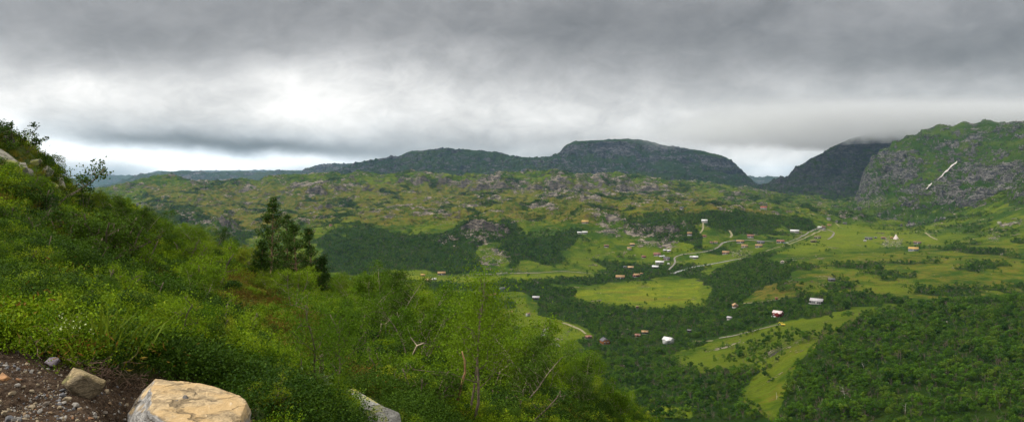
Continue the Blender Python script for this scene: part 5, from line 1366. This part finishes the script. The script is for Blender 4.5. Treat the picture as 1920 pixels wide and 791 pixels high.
def rock_mat(name, top, side, streak, scale=3.0, lichen=None, orange=None):
    m, t = new_mat(name)
    g = t.n('ShaderNodeNewGeometry'); P = g.outputs['Position']; nz = t.n('ShaderNodeSeparateXYZ'); t.L.new(g.outputs['Normal'], nz.inputs[0])
    n1 = t.noise(scale, P, 8, .62, .6); n2 = t.noise(scale * 6, t.scalev(P, (1, .6, 2.2)), 7, .7, .8); n3 = t.noise(scale * 20, P, 5, .7)
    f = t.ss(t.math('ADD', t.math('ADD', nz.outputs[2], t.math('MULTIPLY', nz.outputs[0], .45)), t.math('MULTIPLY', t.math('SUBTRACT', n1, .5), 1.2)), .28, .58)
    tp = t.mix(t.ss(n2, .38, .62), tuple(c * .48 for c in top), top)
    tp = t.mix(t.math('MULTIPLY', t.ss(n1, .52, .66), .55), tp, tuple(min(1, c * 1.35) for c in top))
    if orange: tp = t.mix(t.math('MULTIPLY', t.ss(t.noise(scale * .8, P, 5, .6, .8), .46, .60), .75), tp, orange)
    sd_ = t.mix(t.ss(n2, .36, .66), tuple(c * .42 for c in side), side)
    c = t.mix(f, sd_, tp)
    c = t.mix(t.math('MULTIPLY', t.ss(n2, .60, .72), .6), c, streak)
    if lichen: c = t.mix(t.ss(t.math('ADD', n1, t.math('MULTIPLY', n3, .4)), .70, .80), c, lichen)
    c = t.mix(t.math('MULTIPLY', t.ss(n3, .58, .72), .4), c, tuple(x * .35 for x in side))
    vo = t.n('ShaderNodeTexVoronoi', feature='DISTANCE_TO_EDGE'); vo.inputs['Scale'].default_value = scale * .75
    dn3 = t.n('ShaderNodeTexNoise'); dn3.inputs['Scale'].default_value = scale * 1.3; dn3.inputs['Detail'].default_value = 6; t.L.new(P, dn3.inputs['Vector'])
    t.L.new(t.vmath('ADD', t.scalev(P, (1, .7, 1.9)), t.vmath('MULTIPLY', dn3.outputs['Color'], (.5, .5, .5))), vo.inputs['Vector'])
    cr = t.math('MULTIPLY', t.math('SUBTRACT', 1.0, t.ss(vo.outputs['Distance'], .008, .05)), t.ss(n1, .40, .56))
    c = t.mix(t.math('MULTIPLY', cr, .75), c, tuple(x * .3 for x in top))
    t.out(c, .82, t.math('SUBTRACT', t.math('ADD', n2, t.math('MULTIPLY', n3, .35)), t.math('MULTIPLY', cr, 1.5)), .75, .05, spec=.2)
    return m
M_TANROCK = rock_mat('tan_rock', (.54,.40,.225), (.40,.385,.36), (.62,.55,.43), 3.0, None, (.52,.35,.16))
M_GREYROCK = rock_mat('grey_rock', (.42,.32,.17), (.30,.24,.15), (.46,.38,.24), 5.0, (.22,.20,.08))
M_PALEROCK = rock_mat('lichen_rock', (.42,.41,.36), (.33,.32,.31), (.55,.52,.46), 2.0, (.36,.34,.05))
M_LICHROCK = rock_mat('mossy_pale_rock', (.30,.29,.255), (.19,.185,.18), (.42,.40,.35), 5.0, (.20,.21,.035))
M_OUTROCK = rock_mat('outcrop_rock', (.30,.28,.22), (.20,.19,.17), (.36,.33,.27), .8, (.24,.25,.07))
def P3(px, py, Y): return np.array([(px - CX) / F * Y, Y, (HY - py) / F * Y])
# the big tan boulder
bp = [P3(291,708,5.45), P3(338,712,5.5), P3(400,727,5.4), P3(440,739,5.3), P3(463,753,5.05), P3(462,770,4.95),
      P3(240,776,5.25), P3(284,772,4.68), P3(320,790,4.55), P3(385,800,4.5), P3(448,788,4.7), P3(262,745,5.45),
      P3(246,860,4.75), P3(300,900,4.5), P3(395,905,4.45), P3(452,880,4.7), P3(470,800,5.4), P3(300,760,5.7), P3(430,800,5.8)]
ctr = np.mean(bp, axis=0); ctr[2] = min(p[2] for p in bp) 
bo = hull_rock('boulder', [p - ctr for p in bp], M_TANROCK, sub=5, amp=.016, freq=4.2, seed=1, strata=1.3, crease=.14)
bo.location = ctr
tag(bo, 'big angular tan and orange boulder with a split top at the bottom left', 'boulder')
def stone(px, py, Y, w, h, d, mat, label, seed, rz=0.0, name='rock', ty=0.0, cat='rock', sub=3, group=None, n=14):
    r = np.random.default_rng(seed + 900)
    a = r.normal(size=(n, 3)); a /= np.linalg.norm(a, axis=1)[:, None]; a = np.sign(a) * np.abs(a) ** .75
    pts = a * np.array([w, d, h]) * .5
    o = hull_rock(name, list(pts), mat, sub=sub, amp=.03, freq=3.0, seed=seed, crease=.3)
    o.location = P3(px, py, Y) if Y else Hs.hit(px, py); o.rotation_euler = (0, ty, rz)
    return tag(o, label, cat, group)
stone(158,716,5.15,.27,.20,.22,M_GREYROCK,'rounded tan-grey stone stuck in the bare bank under the roots',1,ty=R(30))
stone(52,664,5.75,.25,.085,.16,M_PALEROCK,'flat pale slab sticking out of the bank among the roots at the left edge',2,ty=R(-14))
stone(97,678,5.5,.11,.065,.10,flat_mat('violet_stone',(.20,.17,.19),.8,.4,12),'small violet-grey stone right of the flat slab in the bank',3)
stone(9,706,4.9,.085,.05,.08,flat_mat('orange_stone',(.27,.14,.06),.8,.4,14),'orange-brown stone at the very left edge of the bare earth',4,ty=R(25))
stone(347,747,5.0,.055,.058,.05,flat_mat('dark_stone',(.12,.11,.10),.85,.4,20),'little dark stone lying in the crack on top of the big boulder',5)
stone(330,752,4.93,.03,.022,.03,flat_mat('chip_stone',(.2,.17,.13),.85,.4,20),'tiny chip left of the dark stone on the big boulder',6)
o = stone(700,795,None,.50,.40,.7,M_LICHROCK,'rounded pale grey rock with yellow lichen at the bottom edge, left of centre',107,rz=.9,sub=4,n=40); o.location = Hs.hit(706, 788); o.location.z -= .04
o = stone(670,762,None,.75,.4,.6,M_PALEROCK,'low mossy shoulder of pale rock behind the lichen-covered one',8,ty=R(20)); o.location = Hs.hit(672, 764)
cols = [(.25,.23,.20),(.18,.12,.065),(.10,.08,.06),(.24,.19,.12),(.18,.09,.04),(.10,.10,.105)]
pm = [flat_mat('pebble', c, .8, .3, 30) for c in cols]
peb = [(32,724,.05,0,'white'),(22,738,.06,3,'pale olive'),(118,742,.055,5,'blue-grey'),(125,752,.07,3,'long tan'),(139,761,.055,0,'cream'),(88,759,.055,2,'brown-grey'),(82,743,.04,0,'white oval'),
       (60,735,.045,3,'tan'),(36,712,.045,4,'rusty'),(16,787,.06,5,'slate grey'),(30,788,.05,0,'pale'),(95,775,.035,1,'brown'),(150,768,.04,1,'ochre'),(196,776,.055,2,'grey'),(233,787,.035,0,'white'),(8,776,.05,3,'olive-grey'),
       (116,785,.035,0,'small white'),(170,785,.04,4,'reddish'),(51,683,.035,3,'sandy'),(206,757,.04,1,'dull brown')]
for i, (x_, y_, w_, k, nm) in enumerate(peb):
    p = Hs.hit(x_, y_); r = np.random.default_rng(i)
    o = stone(x_, y_, None, w_ * r.uniform(.9, 1.2), w_ * .6, w_ * .8, pm[k], nm + ' pebble on the bare earth ' + ['at the left edge','near the left edge','below the rounded stone','just below the rounded stone','right below the rounded stone','left of the rounded stone','in front of the flat slab','under the flat slab','below the flat slab','in the bottom left corner','near the bottom left corner','at the bottom, below the rounded stone','between rounded stone and boulder','near the left foot of the boulder','at the left foot of the boulder','low at the left edge','at the bottom edge left of the boulder','at the bottom edge near the boulder','high in the bank under the slab','in the shade of the hollow'][i], 30 + i, rz=r.random() * 6, name='pebble', cat='pebble', sub=2, group='pebbles on the bare earth')
    o.location.z += w_ * .12
# loose gravel on the bare earth
gsrc = [o for o in scene.objects if o.name.startswith('pebble')][:12]
gd = dm * (Hs.Y < 8) * (Hs.PX > -100) * (Hs.PY < 860)
r = np.random.default_rng(77)
gp, tot = Hs.scatter(3800, gd * (0.25 + sstep(-.1, .4, fbm(Hs.X / .5, Hs.Y / .5, 3, 360))), r)
n = len(gp)
scatter_obj('gravel', gp + np.array([0, 0, .002]), r.random((n, 3)) * 6.28, np.clip(r.lognormal(-1.6, .6, n), .06, .8), r.integers(0, len(gsrc), n), [[q] for q in gsrc])
tag(scene.objects['gravel'], 'loose stones and grit on the dark bare earth beside the road', 'gravel')
# outcrops of the rocky left crest
oc = [(10,300,1.6,.9,'lichen-grey outcrop at the left edge under the skyline birches'),(28,312,1.3,.8,'second outcrop of the crest band, one step right of the left edge'),(46,322,.9,.55,'middle block of the pale rock band on the crest'),
      (52,346,.7,.5,'low pale stone below the rock band of the crest'),(62,303,.8,.35,'flat skyline slab above the rock band'),(84,318,.9,.4,'skyline slab above the leaning birch, upper'),(108,338,1.1,.5,'skyline slab beside the leaning birch, lower'),
      (98,345,.6,.35,'small block behind the trunk of the leaning birch'),(14,258,.7,.4,'dark knob on the highest skyline at the left'),(30,335,.8,.5,'rounded outcrop below the second one of the band')]
for i, (x_, y_, w_, h_, lb) in enumerate(oc):
    p = Hs.hit(x_, y_ + 4); o = stone(0, 0, 1.0, w_, h_, w_ * .8, M_OUTROCK, lb, 60 + i, rz=i, ty=R(28), name='rock_outcrop'); o.location = p
# big rock ledge on the right-hand slope
for i, (x_, y_, w_, h_, lb) in enumerate([(1876,415,13,9,'pale overhanging rock at the left end of the ledge on the right slope'),(1893,417,10,6,'middle block of the pale ledge on the right slope'),(1905,414,12,5,'last pale block of the ledge by the right picture edge'),(1902,406,14,2.5,'thin pale slab above the ledge at the right picture edge')]):
    p = Vl.hit(x_, y_ + 4); o = stone(0, 0, 1.0, w_, h_, w_ * .8, M_OUTROCK, lb, 80 + i, rz=i, name='rock_ledge'); o.location = p
# white stones scattered over the right slope and valley
wr = [(1363,645,5,'white boulder on the bare patch right of the white house'),(1768,0,0,''),(1655,520,0,'')]
p = Vl.hit(1363, 646); o = stone(0, 0, 1.0, 3.6, 1.8, 2.5, M_PALEROCK, wr[0][3], 95, name='boulder', cat='boulder'); o.location = p
o = stone(0, 0, 1.0, 3.0, 2.2, 2.6, M_PALEROCK, 'pale boulder in the lower left part of the clearing', 96, name='boulder', cat='boulder'); o.location = Vl.hit(979, 631)
o = stone(0, 0, 1.0, 9, 3.0, 5, M_OUTROCK, 'reddish bare rock hump on the wooded crest at the right', 97, name='rock_outcrop'); o.location = Vl.hit(1742, 582)
o = stone(0, 0, 1.0, 4, 2.2, 3, M_OUTROCK, 'grey rock below the bare hump on the wooded right crest', 98, name='rock_outcrop'); o.location = Vl.hit(1772, 604)
# scree and strewn stones
ssrc = [o for o in scene.objects if o.name.startswith('rock_outcrop')][:6]
scm = new_mask(0.0)
for pts_, v in [([(900,468),(950,465),(962,492),(905,496)], 1), ([(1190,452),(1255,456),(1260,468),(1205,464)], .6), ([(1655,447),(1690,450),(1688,463),(1655,460)], 1),
                ([(1600,372),(1660,366),(1665,384),(1615,396)], 1), ([(1370,470),(1412,468),(1400,484),(1370,484)], .6), ([(1860,428),(1885,425),(1870,455),(1850,450)], .6),
                ([(1620,400),(1900,400),(1900,440),(1700,440)], .03), ([(1500,480),(1900,450),(1900,560),(1560,560)], .006), ([(280,350),(1300,350),(1500,400),(1000,420),(300,420)], .005)]:
    paint(scm, v, pts_)
sg = sample(scm, Vl.PX + 6 * pat, Vl.PY + 3 * pat) * vsee * inview
sp_, _ = Vl.scatter(5200, sg, rf); n = len(sp_)
scatter_obj('scree', sp_, rf.random((n, 3)) * 6.28, np.clip(rf.lognormal(.25, .5, n), .5, 4), rf.integers(0, len(ssrc), n), [[q] for q in ssrc])
tag(scene.objects['scree'], 'grey boulders and scree strewn below the cliffs and over the plateau', 'scree')
sg = sample(scm, RMs.PX, RMs.PY) * RMs.visible(3) * (RMs.Y < 2600) + .004 * (RMs.Y < 2900)
sp_, _ = RMs.scatter(2600, sg, rf); n = len(sp_)
o = scatter_obj('scree', sp_, rf.random((n, 3)) * 6.28, np.clip(rf.lognormal(.25, .5, n), .6, 4), rf.integers(0, len(ssrc), n), [[q] for q in ssrc])
tag(o, 'pale boulders scattered over the flank of the right-hand mountain', 'scree')

# ------------------------------------------------------------------ last snow in the gully of the right-hand mountain
def snow(pts, label):
    pts = np.array(pts); k = np.linspace(0, len(pts) - 1, 26); pts = np.stack([np.interp(k, np.arange(len(pts)), pts[:, j]) for j in range(3)], 1)
    pts[:, 2] *= 1 + .45 * np.sin(k * 5.1) + .25 * np.sin(k * 11.3); pts[:, 0] += .9 * np.sin(k * 3.3) + .5 * np.sin(k * 7.7); v = []; n = len(pts)
    for (x_, y_, w_) in pts:
        for s in (-1, -.4, .4, 1):
            p = RMs.hit(x_ + s * w_, y_ + s * w_ * .7); v.append(p + np.array([0, -4.5, 3.6 if abs(s) < .9 else 1.8]))
    v = np.array(v).reshape(n, 4, 3)
    for _ in range(2): v[1:-1] = .25 * v[:-2] + .5 * v[1:-1] + .25 * v[2:]
    v = v.reshape(-1, 3)
    i = (np.arange(n - 1)[:, None] * 4 + np.arange(3)[None]).ravel()
    o = mesh_obj('snow_patch', mesh_arrays('snow_patch', v, np.stack([i, i + 4, i + 5, i + 1], 1).ravel(), np.full(len(i), 4)), flat_mat('old_snow', (.50,.445,.43), .6, .06, .5))
    sm = o.modifiers.new('thickness', 'SOLIDIFY'); sm.thickness = 1.2; sm.offset = -1
    return tag(o, label, 'snow')
snow([(1793,304,.4),(1786,310,.7),(1779,316,1.0),(1772,323,1.1),(1765,330,.8),(1757,338,.3)], 'long slanting strip of old snow in the gully of the right-hand mountain')
snow([(1745,345,.4),(1742,348,1.1),(1738,352,1.0),(1735,356,.3)], 'small snow patch at the lower end of the same gully')

# ------------------------------------------------------------------ roots, dead branches and flowers near the camera
M_ROOT = flat_mat('dry_roots', (.13,.085,.055), .95, .5, 20); M_DEAD = flat_mat('grey_dead_wood', (.42,.33,.24), .85, .4, 10)
def roots(px, py, n, L, label, seed, down=.6, w=.25):
    r = np.random.default_rng(seed); p = Hs.hit(px, py); o = MB()
    for i in range(n):
        q = r.normal(size=3) * np.array([w, .06, .03]) + np.array([0, -.05, .04])
        o.tube(bend_path(q, (r.normal() * .7, -.5 + r.normal() * .3, -down + r.normal() * .4), L * r.uniform(.4, 1.2), 5, r, 1.2), np.linspace(r.uniform(.002, .006), .001, 6), 4, False)
    ob = o.build('roots', M_ROOT, None, True); ob.location = p
    return tag(ob, label, 'roots', 'roots hanging from the cut bank')
roots(25,652,60,.30,'tangle of grey-brown roots hanging from the bank at the left edge',1,w=.22)
roots(70,650,40,.22,'tangle of roots over the flat pale slab',2,w=.14)
roots(195,700,80,.26,'thick fringe of red-brown roots right of the rounded stone',3,.8,w=.09)
roots(160,690,50,.16,'short dark roots above the rounded stone',4,w=.12)
roots(255,722,50,.14,'sparse dry roots over the dark hollow beside the boulder',5,w=.10)
roots(470,775,40,.14,'dry red-brown roots right of the big boulder',6,w=.10)
def branch(pix, rad, label, lift=.6, mat=M_DEAD):
    base = Hs.hit(*pix[0]); Y = base[1]; k = Y / F
    pp = [np.array([(x - pix[0][0]) * k, -(i * .12), (pix[0][1] - y) * k + lift]) for i, (x, y) in enumerate(pix)]
    pp[0][2] -= .2
    m = MB(); m.tube(np.array(pp), np.linspace(rad, rad * .45, len(pp)), 6)
    for i in range(1, len(pp) - 1 if rad > .03 else 0):
        m.tube([pp[i], pp[i] + np.array([.2 * (-1) ** i, .05, .25])], [rad * .4, rad * .15], 4, False)
    o = m.build('dead_branch', mat, None, True); o.location = base
    return tag(o, label, 'branch', 'bare grey branches among the birches')
branch([(713,648),(716,633),(726,631),(734,622),(738,612)],.03,'forked pale dead branch arching in the middle of the slope')
branch([(783,640),(787,630),(797,617)],.035,'short straight pale trunk piece right of the arching branch')
branch([(775,690),(783,685),(797,678)],.035,'thin pale branch lying between the birches below the slope')
branch([(563,590),(570,582),(585,570)],.028,'pale leaning branch left among the upper birches')
branch([(607,592),(613,582),(625,574)],.028,'pale leaning branch under the rightmost pines')
branch([(603,762),(608,755),(614,749)],.03,'short white broken stump in the grass at the bottom')
branch([(930,742),(938,727),(950,716),(958,709)],.028,'long pale branch slanting up to the right at the thicket edge')
branch([(858,796),(868,780),(874,760),(874,735),(870,715)],.022,'bent orange-brown stem rising from the bottom edge',mat=flat_mat('orange_bark',(.42,.24,.12),.85,.3,10))
r = np.random.default_rng(5)
for (x_, y_, n, lb) in [(130,655,60,'cluster of tiny cream flowers on the bank above the rounded stone'), (158,594,30,'small cream flower cluster further up the near bank'), (62,590,25,'cream flower cluster near the left edge of the near bank')]:
    m = MB(); c = r.normal(size=(n, 3)) * np.array([.09, .06, .05]) + np.array([0, 0, .2]); m.quads(leafquads(c, r.uniform(.012, .022, n), r, .9))
    ob = m.build('flower_heads', M_FLOWER); ob.location = Hs.hit(x_, y_); tag(ob, lb, 'flowers')
# ------------------------------------------------------------------ the air, and the cloud that caps the right-hand mountains
def vol_box(name, lo, hi, lab):
    m = MB(); m.box(lo[0], hi[0], lo[1], hi[1], lo[2], hi[2]); return m
m = MB(); m.box(-19000, 19000, -60, 26500, -900, 400)
hm = bpy.data.materials.new('air'); t = NT(hm)
o_ = t.n('ShaderNodeOutputMaterial'); pv = t.n('ShaderNodeVolumePrincipled')
pv.inputs['Color'].default_value = (0.42, 0.70, 1.0, 1); pv.inputs['Density'].default_value = 2.2e-5; pv.inputs['Anisotropy'].default_value = 0.1
t.L.new(pv.outputs[0], o_.inputs['Volume'])
hz = m.build('haze', hm); tag(hz, kind='stuff'); tag(hz, 'thin blue haze filling the whole valley air', 'haze')

# low cloud resting on the right-hand summits
m = MB(); m.box(620, 3300, 2650, 4700, 170, 345)
cm = bpy.data.materials.new('low_cloud'); t = NT(cm)
o_ = t.n('ShaderNodeOutputMaterial'); pv = t.n('ShaderNodeVolumePrincipled')
g = t.n('ShaderNodeNewGeometry'); P = g.outputs['Position']; sp = t.n('ShaderNodeSeparateXYZ'); t.L.new(P, sp.inputs[0])
nn = t.noise(0.0075, P, 6, 0.65, 0.6)
hgt = t.math('ADD', t.math('ADD', sp.outputs[2], t.math('MULTIPLY', t.ss(sp.outputs[0], 1350, 2050), 50.0)), t.math('MULTIPLY', t.math('SUBTRACT', nn, 0.5), 270.0))
edge = t.math('MULTIPLY', t.ss(sp.outputs[0], 640, 1500), t.math('MULTIPLY', t.ss(sp.outputs[1], 2650, 2950), t.math('SUBTRACT', 1.0, t.ss(sp.outputs[2], 270, 340))))
dn_ = t.math('MULTIPLY', t.math('MULTIPLY', t.ss(hgt, 180, 300), edge), 0.0075)
t.L.new(dn_, pv.inputs['Density']); pv.inputs['Color'].default_value = (.80, .815, .83, 1)
t.L.new(pv.outputs[0], o_.inputs['Volume'])
cl = m.build('cloud', cm); tag(cl, 'low grey cloud covering the tops of the right-hand mountains', 'cloud', kind='stuff')
cm.cycles.volume_step_rate = 1.0
scene.cycles.volume_step_rate = 1.0; scene.cycles.volume_max_steps = 96
